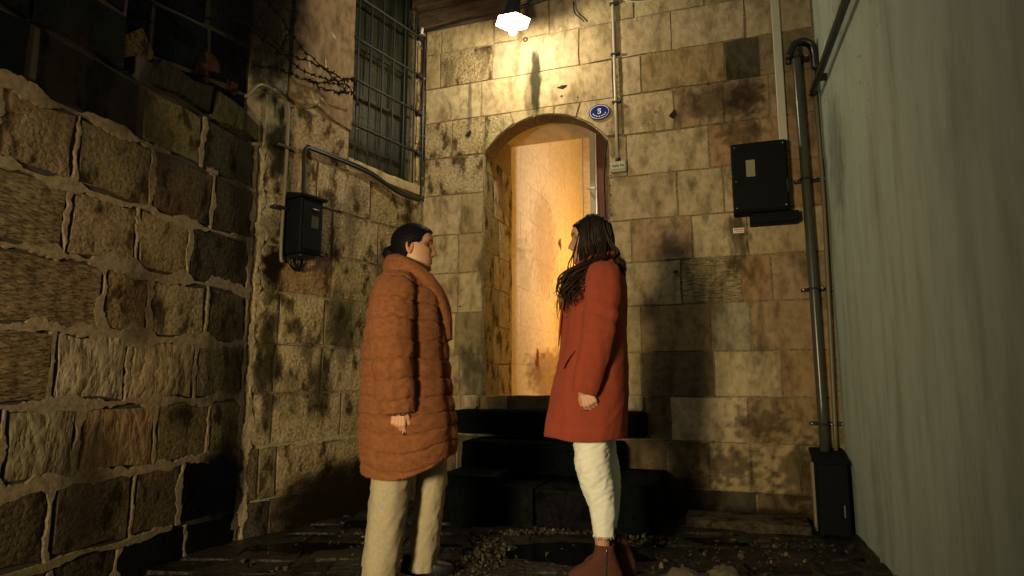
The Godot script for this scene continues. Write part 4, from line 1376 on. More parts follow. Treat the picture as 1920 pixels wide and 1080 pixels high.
		for e in [2.805, 2.91, 2.975]:
			part("bolt", tube_mesh([Vector3(e, v, 0.03), Vector3(e, v, 0.1 if e == 2.91 else 0.045)], 0.008, 6, 1), M.steel, c)
	var hc := thing("rubber_hood", "black rubber hood over the tops of the upright pipes", "pipe cover", WALL_D)
	part("hood", tube_mesh([Vector3(2.80, 3.05, 0.08), Vector3(2.84, 3.13, 0.09), Vector3(2.9, 3.15, 0.09), Vector3(2.955, 3.1, 0.08), Vector3(2.965, 2.95, 0.07)], func(_t): return Vector2(0.024, 0.036), 10, 5), M.cable, hc)
	var c5 := thing("cable", "black cable hanging in a loop at the top of the wall", "cable", WALL_D)
	part("cable_run", tube_mesh([Vector3(1.62, 3.8, 0.03), Vector3(1.75, 3.72, 0.03), Vector3(1.95, 3.70, 0.03), Vector3(2.3, 3.72, 0.03), Vector3(2.73, 3.74, 0.03)], 0.006, 7, 6), M.conduit, c5)
	part("hanging_end", tube_mesh([Vector3(1.3, 3.82, 0.02), Vector3(1.31, 3.72, 0.03), Vector3(1.36, 3.66, 0.03), Vector3(1.385, 3.625, 0.03)], 0.005, 6, 5), M.cable, c5)
	# box on the floor that the pipes enter
	var fb := thing("floor_box", "black metal box with a sloping lid where the pipes enter the ground", "cable box", WALL_D)
	part("case", box_mesh(Vector3(2.785, -0.1, 0.03), Vector3(2.958, 0.42, 0.27), 0.008), M.black_rough, fb)
	var lid := surf()
	box(lid, Vector3(2.775, -0.012, 0.0), Vector3(2.965, 0.012, 0.29), 0.004, Transform3D(Basis(Vector3(1, 0, 0), 0.18), Vector3(0, 0.462, 0.0)))
	part("lid", done(lid), M.black_rough, fb)
	part("edge_strip", box_mesh(Vector3(2.766, 0.0, 0.16), Vector3(2.783, 0.4, 0.2), 0.003), plain(lin(0.2, 0.16, 0.09), 0.6), fb)
	part("latch", box_mesh(Vector3(2.92, 0.1, 0.271), Vector3(2.928, 0.17, 0.277), 0.002), M.steel, fb)
	var kb := thing("kerb_stone", "long low dark kerb stone along the foot of the door wall", "kerb stone", WALL_D)
	part("slab", stone_block3(Vector3(2.02, -0.12, 0.03), Vector3(2.74, 0.055, 0.34), "d"), M.step, kb)

func lettering(text: String, size: float, m: Material, o: Node3D, at: Vector3) -> void:
	var t := TextMesh.new()
	var f := SystemFont.new()
	f.font_names = PackedStringArray(["Droid Serif"])
	f.font_weight = 700
	t.font = f
	t.text = text
	t.font_size = 64
	t.pixel_size = size / 64.0
	t.depth = 0.001
	var p := part("numeral", t, m, o)
	p.position = at

# ---- barbed wire on top of the low wall
func build_wire() -> void:
	var w := thing("barbed_wire", "rusty tangle of barbed wire hanging above the low wall", "barbed wire", WALL_M)
	var r2 := RandomNumberGenerator.new()
	r2.seed = 77
	var runs := [
		[Vector3(-0.62, 3.0, 0.16), Vector3(-0.4, 3.02, 0.2), Vector3(-0.15, 2.95, 0.2), Vector3(0.08, 2.9, 0.2), Vector3(0.3, 2.92, 0.2), Vector3(0.52, 2.92, 0.18)],
		[Vector3(-0.5, 2.86, 0.2), Vector3(-0.3, 2.93, 0.22), Vector3(-0.05, 2.88, 0.2), Vector3(0.2, 2.83, 0.2), Vector3(0.4, 2.86, 0.22), Vector3(0.56, 2.94, 0.2), Vector3(0.6, 2.88, 0.18), Vector3(0.45, 2.8, 0.18)],
		[Vector3(-0.3, 3.22, 0.2), Vector3(-0.1, 3.12, 0.22), Vector3(0.1, 3.0, 0.2), Vector3(0.3, 2.9, 0.22), Vector3(0.5, 2.84, 0.2), Vector3(0.35, 2.78, 0.2), Vector3(0.2, 2.8, 0.18)],
		[Vector3(-0.2, 2.72, 0.2), Vector3(0.0, 2.78, 0.18), Vector3(0.2, 2.78, 0.2), Vector3(0.38, 2.84, 0.2), Vector3(0.52, 2.88, 0.2), Vector3(0.72, 2.84, 0.1)],
		[Vector3(0.08, 3.45, 0.1), Vector3(0.1, 3.2, 0.16), Vector3(0.02, 3.0, 0.2), Vector3(-0.05, 2.85, 0.2)],
	]
	for run in runs:
		var path := smooth_path(run, 8)
		for i in path.size():
			path[i] += Vector3(r2.randf_range(-1, 1), r2.randf_range(-1, 1), r2.randf_range(-1, 1)) * 0.007
		var st := surf(0)
		tube(st, path, 0.0042, 5)
		for i in range(1, path.size() - 1, 2):
			for k in 3:
				var d := Vector3(r2.randf_range(-1, 1), r2.randf_range(-1, 1), r2.randf_range(-1, 1)).normalized() * 0.019
				tube(st, PackedVector3Array([path[i] - d, path[i] + d]), 0.0028, 4)
			tube(st, PackedVector3Array([path[i] - Vector3(0.007, 0, 0), path[i] + Vector3(0.007, 0, 0)]), 0.0062, 5)
		part("strand", done(st), M.bark, w)

# ---- litter, stones and puddles on the floor
func build_debris() -> void:
	var mm := MultiMesh.new()
	mm.transform_format = MultiMesh.TRANSFORM_3D
	mm.use_colors = true
	var peb := stone([Vector2(-0.5, -0.3), Vector2(0.3, -0.5), Vector2(0.5, 0.2), Vector2(-0.1, 0.5)], 0.5, -0.4, 0.25, 0.08, 0.2, Color.WHITE)
	mm.mesh = peb
	var heaps := [[-0.14, -3.5, 0.13, 0.38, 280, 0.5], [-0.33, -3.15, 0.1, 0.2, 120, 0.4], [0.2, -3.93, 0.45, 0.05, 160, 0.5], [0.75, -3.75, 0.18, 0.1, 120, 0.7], [1.1, -3.3, 0.5, 0.25, 60, 0.3], [0.0, -3.4, 1.4, 0.5, 70, 0.2], [1.45, -3.6, 0.4, 0.2, 60, 0.3], [-0.8, -3.9, 0.4, 0.4, 60, 0.25]]
	var total := 0
	for h in heaps:
		total += h[4]
	mm.instance_count = total
	var at := 0
	for h in heaps:
		for k in h[4]:
			var a := rng.randf() * TAU
			var q := pow(rng.randf(), 0.6)
			var x: float = h[0] + cos(a) * q * h[2]
			var z: float = h[1] + sin(a) * q * h[3]
			var s := rng.randf_range(0.006, 0.022) * (1.6 if rng.randf() < 0.08 else 1.0)
			var b := Basis.from_euler(Vector3(rng.randf() * TAU, rng.randf() * TAU, rng.randf() * TAU)).scaled(Vector3(s, s * 0.8, s * rng.randf_range(0.6, 1.8)))
			var lift: float = (1.0 - q) * 0.05 * h[5] * rng.randf()
			mm.set_instance_transform(at, Transform3D(b, Vector3(x, maxf(ground_height(x, z), 0.0) + s * 0.2 + lift, z)))
			var c := Color(0.2, 0.15, 0.07) if rng.randf() < 0.5 else Color(0.12, 0.08, 0.04)
			if rng.randf() < 0.1:
				c = Color(0.4, 0.34, 0.2)
			mm.set_instance_color(at, c * rng.randf_range(0.5, 1.2) * lerpf(0.3, 0.65, h[5]))
			at += 1
	var o := MultiMeshInstance3D.new()
	o.name = "gravel"
	o.multimesh = mm
	o.material_override = M.rubble
	o.set_meta("kind", "stuff")
	add_child(o)
	tag(o, "loose gravel and plaster crumbs scattered over the alley floor", "gravel")
	# crumpled sacks by the boots
	var p := 0
	for e in [[Vector3(0.76, 0.015, -2.96), Vector3(0.1, 0.05, 0.07), "pale crumpled sack lying on the floor next to the suede boots"], [Vector3(0.94, 0.015, -2.98), Vector3(0.08, 0.06, 0.07), "pale torn sack with straw lying beyond the first sack"]]:
		var st := surf(0)
		var rows := []
		for i in 11:
			var t := PI * (0.04 + 0.92 * i / 10.0)
			var row := PackedVector3Array()
			for j in 22:
				var a := TAU * j / 22.0
				var d := Vector3(cos(a) * sin(t), -cos(t), -sin(a) * sin(t))
				var f := 1.0 + 0.45 * noise.get_noise_3d(d.x * 70.0 + p * 50.0, d.y * 70.0, d.z * 70.0) + 0.2 * noise.get_noise_3d(d.x * 200.0, d.y * 200.0, d.z * 200.0 + p * 30.0)
				row.append(d * e[1] * f)
			rows.append(row)
		skin_rows(st, rows)
		var sk := part("sack", done(st), textured(lin(0.13, 0.105, 0.065), 0.9, M.mortar.albedo_texture, Vector3(9, 9, 9), M.smear.heightmap_texture, 0.4), self)
		sk.position = e[0]
		tag(sk, e[2], "sack")
		p += 1
	p = 0
	for e in [[-1.12, -3.6, 0.28, 0.09, "long black puddle near the foot of the window wall"], [-0.85, -4.15, 0.2, 0.1, "small black puddle below the corner of the two walls"], [0.32, -3.5, 0.35, 0.2, "black puddle between the two women before the steps"], [1.3, -3.75, 0.3, 0.07, "narrow puddle along the dark kerb stone"]]:
		var st := surf()
		var c := Vector3(e[0], 0.006, e[1])
		for k in 30:
			var a0 := TAU * k / 30.0
			var a1 := TAU * (k + 1) / 30.0
			var f0 := 1.0 + 0.5 * noise.get_noise_2d(cos(a0) * 60.0 + p * 99.0, sin(a0) * 60.0)
			var f1 := 1.0 + 0.5 * noise.get_noise_2d(cos(a1) * 60.0 + p * 99.0, sin(a1) * 60.0)
			tri(st, c, c + Vector3(cos(a0) * e[2] * f0, 0, -sin(a0) * e[3] * f0), c + Vector3(cos(a1) * e[2] * f1, 0, -sin(a1) * e[3] * f1))
		var o2 := part("puddle", done(st), M.water, self, "structure")
		tag(o2, e[4], "puddle")
		p += 1

# ---------------------------------------------------------------- people
# short hairs standing off a cloth surface given as rows of points
func pile_on(st: SurfaceTool, rows: Array, density: float, long: float, col: Color, lie: Vector3) -> void:
	var r := RandomNumberGenerator.new()
	r.seed = 99
	for i in rows.size() - 1:
		var a: PackedVector3Array = rows[i]
		var b: PackedVector3Array = rows[i + 1]
		var n := a.size()
		for j in n:
			var k := (j + 1) % n
			var e0 := a[k] - a[j]
			var e1 := b[j] - a[j]
			var nn := e0.cross(e1)
			var area := nn.length()
			if area < 1e-8:
				continue
			nn /= area
			var cnt := int(area * density + r.randf())
			for q in cnt:
				var s := r.randf()
				var t := r.randf()
				var p := a[j].lerp(a[k], s).lerp(b[j].lerp(b[k], s), t) - nn * 0.001
				var d := (nn * r.randf_range(0.5, 1.0) + lie * r.randf_range(0.5, 1.1) + Vector3(r.randf_range(-1, 1), r.randf_range(-1, 1), r.randf_range(-1, 1)) * 0.45).normalized() * long * r.randf_range(0.5, 1.2)
				var w := d.cross(nn)
				w = (w.normalized() if w.length() > 1e-6 else e0.normalized()) * 0.0009
				st.set_color(col * r.randf_range(0.65, 1.2))
				st.add_vertex(p - w)
				st.add_vertex(p + d)
				st.add_vertex(p + w)

func sleeve_rows(path: Array, radii: Array, nseg: int, bulge: Callable, per := 14) -> Array:
	var pts := smooth_path(path, per)
	var rows := []
	var len := 0.0
	for i in pts.size():
		var dir := (pts[mini(i + 1, pts.size() - 1)] - pts[maxi(i - 1, 0)]).normalized()
		var side := Vector3(1, 0, 0)
		side = (side - dir * side.dot(dir)).normalized()
		var other := dir.cross(side)
		if i:
			len += pts[i].distance_to(pts[i - 1])
		var t := float(i) / (pts.size() - 1)
		var rx := lerp_table(radii, t, 1)
		var rz := lerp_table(radii, t, 2)
		var row := PackedVector3Array()
		for j in nseg:
			var an := TAU * j / nseg
			var n := side * cos(an) + other * sin(an)
			var g: float = bulge.call(len, an, t)
			row.append(pts[i] + side * cos(an) * (rx + g) + other * sin(an) * (rz + g))
		rows.append(row)
	return rows

# turn the last row inwards so that hems and cuffs have thickness
func hem_in(rows: Array, at_start: bool, thick: float, deep: float) -> void:
	var r: PackedVector3Array = rows[0] if at_start else rows[-1]
	var r2: PackedVector3Array = rows[3] if at_start else rows[-4]
	var c := Vector3.ZERO
	var c2 := Vector3.ZERO
	for i in r.size():
		c += r[i]
		c2 += r2[i]
	c /= r.size()
	c2 /= r.size()
	var into := (c2 - c).normalized() * deep
	var i0 := PackedVector3Array()
	var i1 := PackedVector3Array()
	for p in r:
		var q := p + (c - p).normalized() * thick
		i0.append(q)
		i1.append(q + into)
	if at_start:
		rows.push_front(i0)
		rows.push_front(i1)
	else:
		rows.push_back(i0)
		rows.push_back(i1)

func rows_mesh(rows: Array, cap0 := false, cap1 := false) -> ArrayMesh:
	var st := surf(0)
	skin_rows(st, rows, cap0, cap1)
	return done(st)

func trouser_leg(table: Array, zc: Array, folds: float, sd: int, crease: float) -> Array:
	var f := FastNoiseLite.new()
	f.seed = sd
	f.frequency = 1.0
	f.fractal_octaves = 2
	var rows := loft(table, 60, 32, 0.95, func(p: Vector3, n: Vector3, an: float, y: float):
		var g := f.get_noise_3d(n.x * 1.3, y * 11.0 + n.x * 2.2, n.z * 1.3) * folds + f.get_noise_3d(n.x * 0.8, y * 24.0 - n.x * 3.5, n.z * 2.0) * folds * 0.5
		var q := p + n * g
		q.x += crease * bell(sin(an), 0.12) * signf(cos(an))
		q.z += lerp_table(zc, y, 1)
		return q)
	return rows

func person(label: String, at: Vector3, turn: float) -> Node3D:
	return thing("person", label, "person", Transform3D(Basis(Vector3.UP, turn), at))

func build_woman_in_fur() -> void:
	var o := person("woman with a black hair bun, in a rust brown fur coat and beige trousers", Vector3(-0.475, 0, -3.0), 0.0)
	var skin := Color(0.42, 0.23, 0.14)
	var st := surf(0)
	var head := Transform3D(Basis(Vector3(0, 0, 1), -0.02), Vector3(0.008, 1.512, 0))
	head_into(st, head, skin)
	var arm := func(s: float) -> Array:
		return [[Vector3(-0.03, 1.32, s * 0.15), Vector3(-0.045, 1.06, s * 0.21), 0.045, 0.038], [Vector3(-0.045, 1.06, s * 0.21), Vector3(0.0, 0.76, s * 0.215), 0.037, 0.026]]
	var bones := [[Vector3(-0.03, 1.40, 0), Vector3(-0.012, 1.47, 0), 0.058, 0.05], [Vector3(-0.03, 1.24, 0), Vector3(-0.03, 1.38, 0), 0.11, 0.075, Vector3(0.9, 1, 1.2)], [Vector3(-0.02, 0.88, 0), Vector3(-0.03, 1.24, 0), 0.12, 0.11, Vector3(0.85, 1, 1.1)],
		[Vector3(-0.03, 1.33, -0.15), Vector3(-0.03, 1.33, 0.15), 0.05, 0.05]]
	bones += arm.call(1.0) + arm.call(-1.0)
	bones += [[Vector3(-0.02, 0.86, 0.08), Vector3(-0.06, 0.47, 0.09), 0.072, 0.05], [Vector3(-0.06, 0.47, 0.09), Vector3(-0.09, 0.08, 0.09), 0.046, 0.032], [Vector3(0.01, 0.86, -0.08), Vector3(0.09, 0.47, -0.09), 0.066, 0.044], [Vector3(0.09, 0.47, -0.09), Vector3(0.055, 0.08, -0.09), 0.042, 0.03]]
	nets(st, bones, 0.016, 0.03, skin)
	# hands: the near one hangs with its back to the camera
	nets(st, hand_bones(0.42, 1.0), 0.0036, 0.004, Color(0.46, 0.24, 0.15), Transform3D(Basis(Vector3(0, 1, 0), -0.3) * Basis(Vector3(0, 0, 1), -0.08), Vector3(-0.004, 0.775, 0.225)).scaled_local(Vector3.ONE * 0.95))
	nets(st, hand_bones(0.6, 1.0), 0.0045, 0.005, Color(0.46, 0.24, 0.15), Transform3D(Basis(Vector3(0, 1, 0), PI + 0.2).scaled(Vector3(-1, 1, 1)), Vector3(-0.002, 0.748, -0.225)))
	part("body", done(st), M.skin, o)
	eyes(o, head)
	var rg := surf(0)
	var ring := []
	for k in 13:
		ring.append(Vector3(0.013 + cos(TAU * k / 12.0) * 0.0105, 0.668, 0.222 + sin(TAU * k / 12.0) * 0.0105))
	tube(rg, PackedVector3Array(ring), 0.0026, 6)
	disc_tube(rg, Vector3(0.013, 0.668, 0.232), Vector3(0, 0, 1), 0.006, 0.005, 8)
	part("ring", done(rg), M.gold, o)
	var br := []
	for k in 15:
		br.append(Vector3(-0.002 + cos(TAU * k / 14.0) * 0.03, 0.745 + 0.003 * sin(k * 2.0), 0.225 + sin(TAU * k / 14.0) * 0.024))
	part("bracelet", tube_mesh(br, 0.0035, 6, 3), M.gold, o)
	# hair drawn back over the ears into a bun
	var hl := [[-0.12, -0.10, 0, 0], [-0.06, -0.085, 0, 0], [-0.03, -0.062, 0, 0], [-0.012, -0.03, 0, 0], [0.0, 0.005, 0, 0], [0.02, 0.012, 0, 0], [0.034, 0.012, 0, 0], [0.046, 0.045, 0, 0], [0.062, 0.062, 0, 0], [0.076, 0.068, 0, 0], [0.12, 0.07, 0, 0]]
	var hr := loft(HEAD_TABLE, 130, 110, 0.92, func(p: Vector3, n: Vector3, an: float, y: float):
		var q := face_shape(p)
		var line := lerp_table(hl, clampf(q.x, -0.12, 0.12), 1)
		var g := smoothstep(0.0, 0.014, y - line)
		var comb := 0.0005 * sin(y * 420.0 + q.x * 160.0)
		return head * (q + (n + Vector3(0, 0.5 * smoothstep(0.05, 0.11, y), 0)) * (lerpf(-0.008, 0.0125, g) + comb * g)))
	var hs := surf(0)
	skin_rows(hs, hr)
	var bun := []
	for i in 17:
		var t := PI * i / 16.0
		var row := PackedVector3Array()
		for j in 26:
			var a := TAU * j / 26.0
			var d := Vector3(cos(a) * sin(t), -cos(t), -sin(a) * sin(t))
			var sw := 1.0 + 0.05 * sin(a * 3.0 + t * 7.0)
			row.append(head * (Vector3(-0.112, -0.028, 0) + Vector3(d.x * 0.039, d.y * 0.038, d.z * 0.045) * sw))
		bun.append(row)
	skin_rows(hs, bun)
	var r4 := RandomNumberGenerator.new()
	r4.seed = 55
	for k in 70:
		var a := r4.randf_range(-1.2, 1.2)
		var y := r4.randf_range(0.02, 0.118)
		var p := Vector3(r4.randf_range(-0.1, 0.05), y, 0.0)
		p.z = sin(a) * 0.086 * sqrt(maxf(0.05, 1.0 - pow(y / 0.13, 2.0)))
		var b := p + Vector3(-0.025, r4.randf_range(0.004, 0.012), r4.randf_range(-0.006, 0.006))
		tube(hs, smooth_path([head * p, head * b, head * (b + Vector3(-0.03, -0.004, 0.0))], 3), 0.0005, 3)
	part("hair", done(hs), M.hair_black, o)
	# coat
	var table := [[0.47, -0.203, 0.222, 0.215], [0.56, -0.214, 0.226, 0.222], [0.68, -0.22, 0.218, 0.222], [0.80, -0.222, 0.205, 0.22], [0.92, -0.222, 0.192, 0.215], [1.045, -0.216, 0.176, 0.21], [1.17, -0.204, 0.168, 0.208], [1.25, -0.196, 0.158, 0.2], [1.30, -0.186, 0.146, 0.188], [1.345, -0.170, 0.12, 0.16], [1.375, -0.15, 0.09, 0.12], [1.40, -0.126, 0.06, 0.09], [1.42, -0.105, 0.045, 0.075]]
	var f := FastNoiseLite.new()
	f.seed = 21
	f.frequency = 1.0
	f.fractal_octaves = 3
	var puff := func(len: float, an: float, wide: float) -> float:
		var wob := 0.012 * f.get_noise_2d(an * 1.5, len * 3.0)
		var c := fposmod(len + wob, 0.082) - 0.041
		return 0.0012 * cos(PI * c / 0.041) - 0.0095 * bell(0.041 - absf(c), 0.0048) + wide * f.get_noise_3d(cos(an) * 2.2, len * 9.0, sin(an) * 2.2)
	var rows := loft(table, 230, 64, 0.9, func(p: Vector3, n: Vector3, an: float, y: float):
		var low := 1.0 - smoothstep(0.47, 0.85, y)
		var q: Vector3 = p + n * (puff.call(y + 0.03 * low * cos(an), an, 0.008) * (0.25 if y > 1.38 else 1.0))
		# the front edges overlap; a long vertical hollow runs down from the arm
		q += n * (-0.012 * bell(an - 0.42, 0.09) - 0.012 * bell(an - TAU + 0.42, 0.09))
		q.y += low * (0.1 * pow(maxf(0.0, (p.x + 0.04) / 0.27), 1.5) + 0.018 * pow(maxf(0.0, (-0.05 - p.x) / 0.16), 2.0))
		return q)
	hem_in(rows, true, 0.025, 0.05)
	hem_in(rows, false, 0.02, 0.03)
	part("coat", rows_mesh(rows), M.fur, o)
	var pile := surf(0)
	var rust := Color(0.27, 0.092, 0.028)
	pile_on(pile, rows, 65000.0, 0.008, rust, Vector3(0, -0.8, 0))
	for s in [1.0, -1.0]:
		var path := [Vector3(-0.03, 1.345, s * 0.125), Vector3(-0.045, 1.28, s * 0.185), Vector3(-0.05, 1.16, s * 0.222), Vector3(-0.042, 1.03, s * 0.24), Vector3(-0.028, 0.9, s * 0.24), Vector3(-0.012, 0.755, s * 0.235)]
		var sr := sleeve_rows(path, [[0.0, 0.075, 0.05], [0.15, 0.092, 0.07], [0.4, 0.097, 0.078], [0.7, 0.09, 0.074], [0.92, 0.082, 0.066], [1.0, 0.074, 0.058]], 40, func(len, an, _t): return puff.call(len * 0.95 + 0.03, an, 0.008), 30)
		hem_in(sr, false, 0.03, 0.05)
		part("sleeve", rows_mesh(sr, true, false), M.fur, o)
		pile_on(pile, sr, 65000.0, 0.008, rust, Vector3(0, -0.8, 0))
	# shawl collar from the chest over the shoulders round the neck
	var cp := [Vector3(0.178, 1.08, 0.03), Vector3(0.168, 1.17, 0.055), Vector3(0.14, 1.25, 0.08), Vector3(0.09, 1.32, 0.105), Vector3(0.015, 1.385, 0.112), Vector3(-0.065, 1.42, 0.085), Vector3(-0.1, 1.43, 0.0), Vector3(-0.065, 1.42, -0.085), Vector3(0.015, 1.385, -0.112), Vector3(0.09, 1.32, -0.105), Vector3(0.14, 1.25, -0.08), Vector3(0.168, 1.17, -0.055), Vector3(0.178, 1.08, -0.03)]
	var pts := smooth_path(cp, 7)
	var cr := []
	for i in pts.size():
		var t := float(i) / (pts.size() - 1)
		var dir := (pts[mini(i + 1, pts.size() - 1)] - pts[maxi(i - 1, 0)]).normalized()
		var up := Vector3(0.25, 1, 0)
		up = (up - dir * up.dot(dir)).normalized()
		var out := dir.cross(up)
		var big := 0.35 + 0.65 * smoothstep(0.0, 0.3, minf(t, 1.0 - t))
		var row := PackedVector3Array()
		for j in 18:
			var an := TAU * j / 18.0
			var g := 1.0 + 0.16 * f.get_noise_3d(t * 9.0, cos(an) * 2.0, sin(an) * 2.0)
			row.append(pts[i] + up * cos(an) * 0.047 * big * g + out * sin(an) * 0.036 * big * g)
		cr.append(row)
	part("collar", rows_mesh(cr, true, true), M.fur, o)
	pile_on(pile, cr, 65000.0, 0.008, rust, Vector3(0, -0.5, 0))
	part("fur_pile", pile.commit() if false else done(pile), M.pile, o, "stuff")
	# trousers and shoes
	part("trouser_leg", rows_mesh(trouser_leg([[0.035, -0.172, -0.02, 0.082], [0.277, -0.152, 0.004, 0.082], [0.48, -0.14, 0.03, 0.085], [0.7, -0.12, 0.07, 0.095], [0.88, -0.11, 0.1, 0.1]], [[0.0, 0.10], [0.5, 0.095], [0.88, 0.08]], 0.007, 1, 0.006)), M.slacks, o)
	part("trouser_leg", rows_mesh(trouser_leg([[0.03, 0.0, 0.125, 0.078], [0.187, 0.014, 0.138, 0.078], [0.45, 0.03, 0.166, 0.08], [0.7, -0.04, 0.15, 0.09], [0.88, -0.1, 0.11, 0.1]], [[0.0, -0.10], [0.5, -0.095], [0.88, -0.08]], 0.009, 2, 0.006)), M.slacks, o)
	for e in [[-0.09, 0.10], [0.06, -0.10]]:
		var sr := loft([[0.0, -0.1, 0.15, 0.042], [0.02, -0.1, 0.152, 0.044], [0.05, -0.095, 0.14, 0.042], [0.075, -0.09, 0.06, 0.038], [0.1, -0.085, 0.0, 0.036]], 12, 24, 0.85, func(p, _n, _an, _y): return p + Vector3(e[0], 0, e[1]))
		part("shoe", rows_mesh(sr, true, true), M.shoe, o)

func lock(st: SurfaceTool, pts: Array, wide: float, wave: float, freq: float, ph: float, c0: Color, c1: Color, flat := 0.5) -> void:
	var path := smooth_path(pts, 7)
	var n := path.size()
	for i in n:
		var t := float(i) / n
		var a := ph + freq * t * TAU
		path[i] += Vector3(cos(a), 0.2 * sin(a * 0.7), sin(a)) * wave * smoothstep(0.18, 0.75, t)
	tube(st, path, func(t): return Vector2(wide, wide * flat) * (1.0 - 0.78 * smoothstep(0.65, 1.0, t)) * (0.6 + 0.4 * smoothstep(0.0, 0.12, t)), 6, c0, c1)

func build_woman_in_wool() -> void:
	var o := person("woman with long wavy brown hair in a red wool coat and cream jeans", Vector3(0.378, 0, -3.03), PI - 0.08)
	var skin := Color(0.47, 0.25, 0.16)
	var st := surf(0)
	var head := Transform3D(Basis(Vector3(0, 0, 1), -0.03), Vector3(0.0, 1.553, 0))
	head_into(st, head, skin)
	var arm := func(s: float) -> Array:
		return [[Vector3(-0.04, 1.36, s * 0.16), Vector3(-0.01, 1.08, s * 0.21), 0.042, 0.036], [Vector3(-0.01, 1.08, s * 0.21), Vector3(0.05, 0.84, s * 0.21), 0.036, 0.026]]
	var bones := [[Vector3(-0.045, 1.42, 0), Vector3(-0.018, 1.51, 0), 0.055, 0.047], [Vector3(-0.035, 1.26, 0), Vector3(-0.045, 1.41, 0), 0.1, 0.07, Vector3(0.9, 1, 1.2)], [Vector3(0.0, 0.9, 0), Vector3(-0.035, 1.26, 0), 0.11, 0.1, Vector3(0.85, 1, 1.1)],
		[Vector3(-0.04, 1.36, -0.16), Vector3(-0.04, 1.36, 0.16), 0.045, 0.045]]
	bones += arm.call(1.0) + arm.call(-1.0)
	bones += [[Vector3(0.0, 0.88, -0.08), Vector3(0.005, 0.5, -0.09), 0.066, 0.044], [Vector3(0.005, 0.5, -0.09), Vector3(-0.036, 0.08, -0.09), 0.036, 0.032], [Vector3(-0.03, 0.88, 0.08), Vector3(-0.055, 0.5, 0.09), 0.062, 0.042], [Vector3(-0.055, 0.5, 0.09), Vector3(-0.062, 0.08, 0.09), 0.035, 0.031]]
	nets(st, bones, 0.016, 0.03, skin)
	nets(st, hand_bones(0.85, 1.0), 0.0036, 0.004, Color(0.5, 0.26, 0.18), Transform3D(Basis(Vector3(0, 1, 0), PI + 0.15).scaled(Vector3(-1, 1, 1)) * Basis(Vector3(0, 0, 1), -0.35), Vector3(0.046, 0.853, -0.215)).scaled_local(Vector3.ONE * 0.9))
	nets(st, hand_bones(0.8, 1.0), 0.0045, 0.005, Color(0.5, 0.26, 0.18), Transform3D(Basis(Vector3(0, 1, 0), -0.1) * Basis(Vector3(0, 0, 1), 0.15), Vector3(0.05, 0.84, 0.215)).scaled_local(Vector3.ONE * 0.9))
	part("body", done(st), M.skin, o)
	eyes(o, head)
	var ring := []
	for k in 13:
		ring.append(Vector3(0.05 + cos(TAU * k / 12.0) * 0.0095, 0.762, -0.222 + sin(TAU * k / 12.0) * 0.0095))
	part("ring", tube_mesh(ring, 0.0024, 6, 2), M.gold, o)
	# coat
	var f := FastNoiseLite.new()
	f.seed = 33
	f.frequency = 1.0
	f.fractal_octaves = 2
	var table := [[0.63, -0.148, 0.212, 0.215], [0.70, -0.152, 0.204, 0.212], [0.80, -0.160, 0.19, 0.205], [0.87, -0.163, 0.178, 0.2], [0.97, -0.165, 0.157, 0.194], [1.05, -0.166, 0.145, 0.19], [1.17, -0.167, 0.13, 0.19], [1.275, -0.167, 0.112, 0.196], [1.34, -0.161, 0.097, 0.19], [1.385, -0.152, 0.08, 0.165], [1.42, -0.138, 0.06, 0.12], [1.45, -0.12, 0.04, 0.088], [1.47, -0.11, 0.03, 0.08]]
	var rows := loft(table, 96, 64, 0.86, func(p: Vector3, n: Vector3, an: float, y: float):
		var low := 1.0 - smoothstep(0.63, 1.1, y)
		var g := 0.010 * f.get_noise_3d(n.x * 1.5, y * 2.2, n.z * 1.5) + 0.008 * low * sin(an * 4.0 + 1.0) + 0.004 * f.get_noise_3d(n.x * 3.0, y * 14.0 + n.x * 4.0, n.z * 3.0)
		g -= 0.006 * bell(an - 5.75, 0.06) # front seam of the near side
		g -= 0.004 * bell(an - 4.35, 0.04)
		if an < 0.3:
			g += 0.008 * smoothstep(0.3, 0.22, an)
		var q := p + n * g
		q.y += 0.006 * low * sin(an * 3.0 + 0.5)
		return q)
	hem_in(rows, true, 0.012, 0.04)
	part("coat", rows_mesh(rows, false, false), M.wool, o)
	for s in [1.0, -1.0]:
		var path := [Vector3(-0.05, 1.40, s * 0.12), Vector3(-0.05, 1.36, s * 0.165), Vector3(-0.042, 1.27, s * 0.2), Vector3(-0.025, 1.14, s * 0.22), Vector3(0.006, 0.99, s * 0.228), Vector3(0.05, 0.835, s * 0.222)]
		var sr := sleeve_rows(path, [[0.0, 0.06, 0.04], [0.1, 0.075, 0.05], [0.3, 0.08, 0.058], [0.55, 0.077, 0.058], [0.8, 0.07, 0.054], [1.0, 0.058, 0.046]], 36, func(len, an, t): return 0.006 * f.get_noise_3d(cos(an) * 1.4, len * 9.0 + cos(an) * 2.0, sin(an) * 1.4) + 0.005 * bell(t - 0.56, 0.1) * sin(len * 90.0 + cos(an) * 2.0))
		hem_in(sr, false, 0.012, 0.04)
		part("sleeve", rows_mesh(sr, true, false), M.wool, o)
	# stand collar with turned tips
	var cp := [Vector3(0.10, 1.355, -0.055), Vector3(0.06, 1.415, -0.08), Vector3(0.0, 1.452, -0.09), Vector3(-0.07, 1.474, -0.075), Vector3(-0.108, 1.482, 0.0), Vector3(-0.07, 1.474, 0.075), Vector3(0.0, 1.452, 0.09), Vector3(0.06, 1.415, 0.08), Vector3(0.10, 1.355, 0.055)]
	var cs := surf(0)
	tube(cs, smooth_path(cp, 7), func(t): return Vector2(0.016, 0.036) * (0.55 + 0.45 * smoothstep(0.0, 0.15, minf(t, 1.0 - t))), 14)
	part("collar", done(cs), M.wool, o)
	var ls := surf(0)
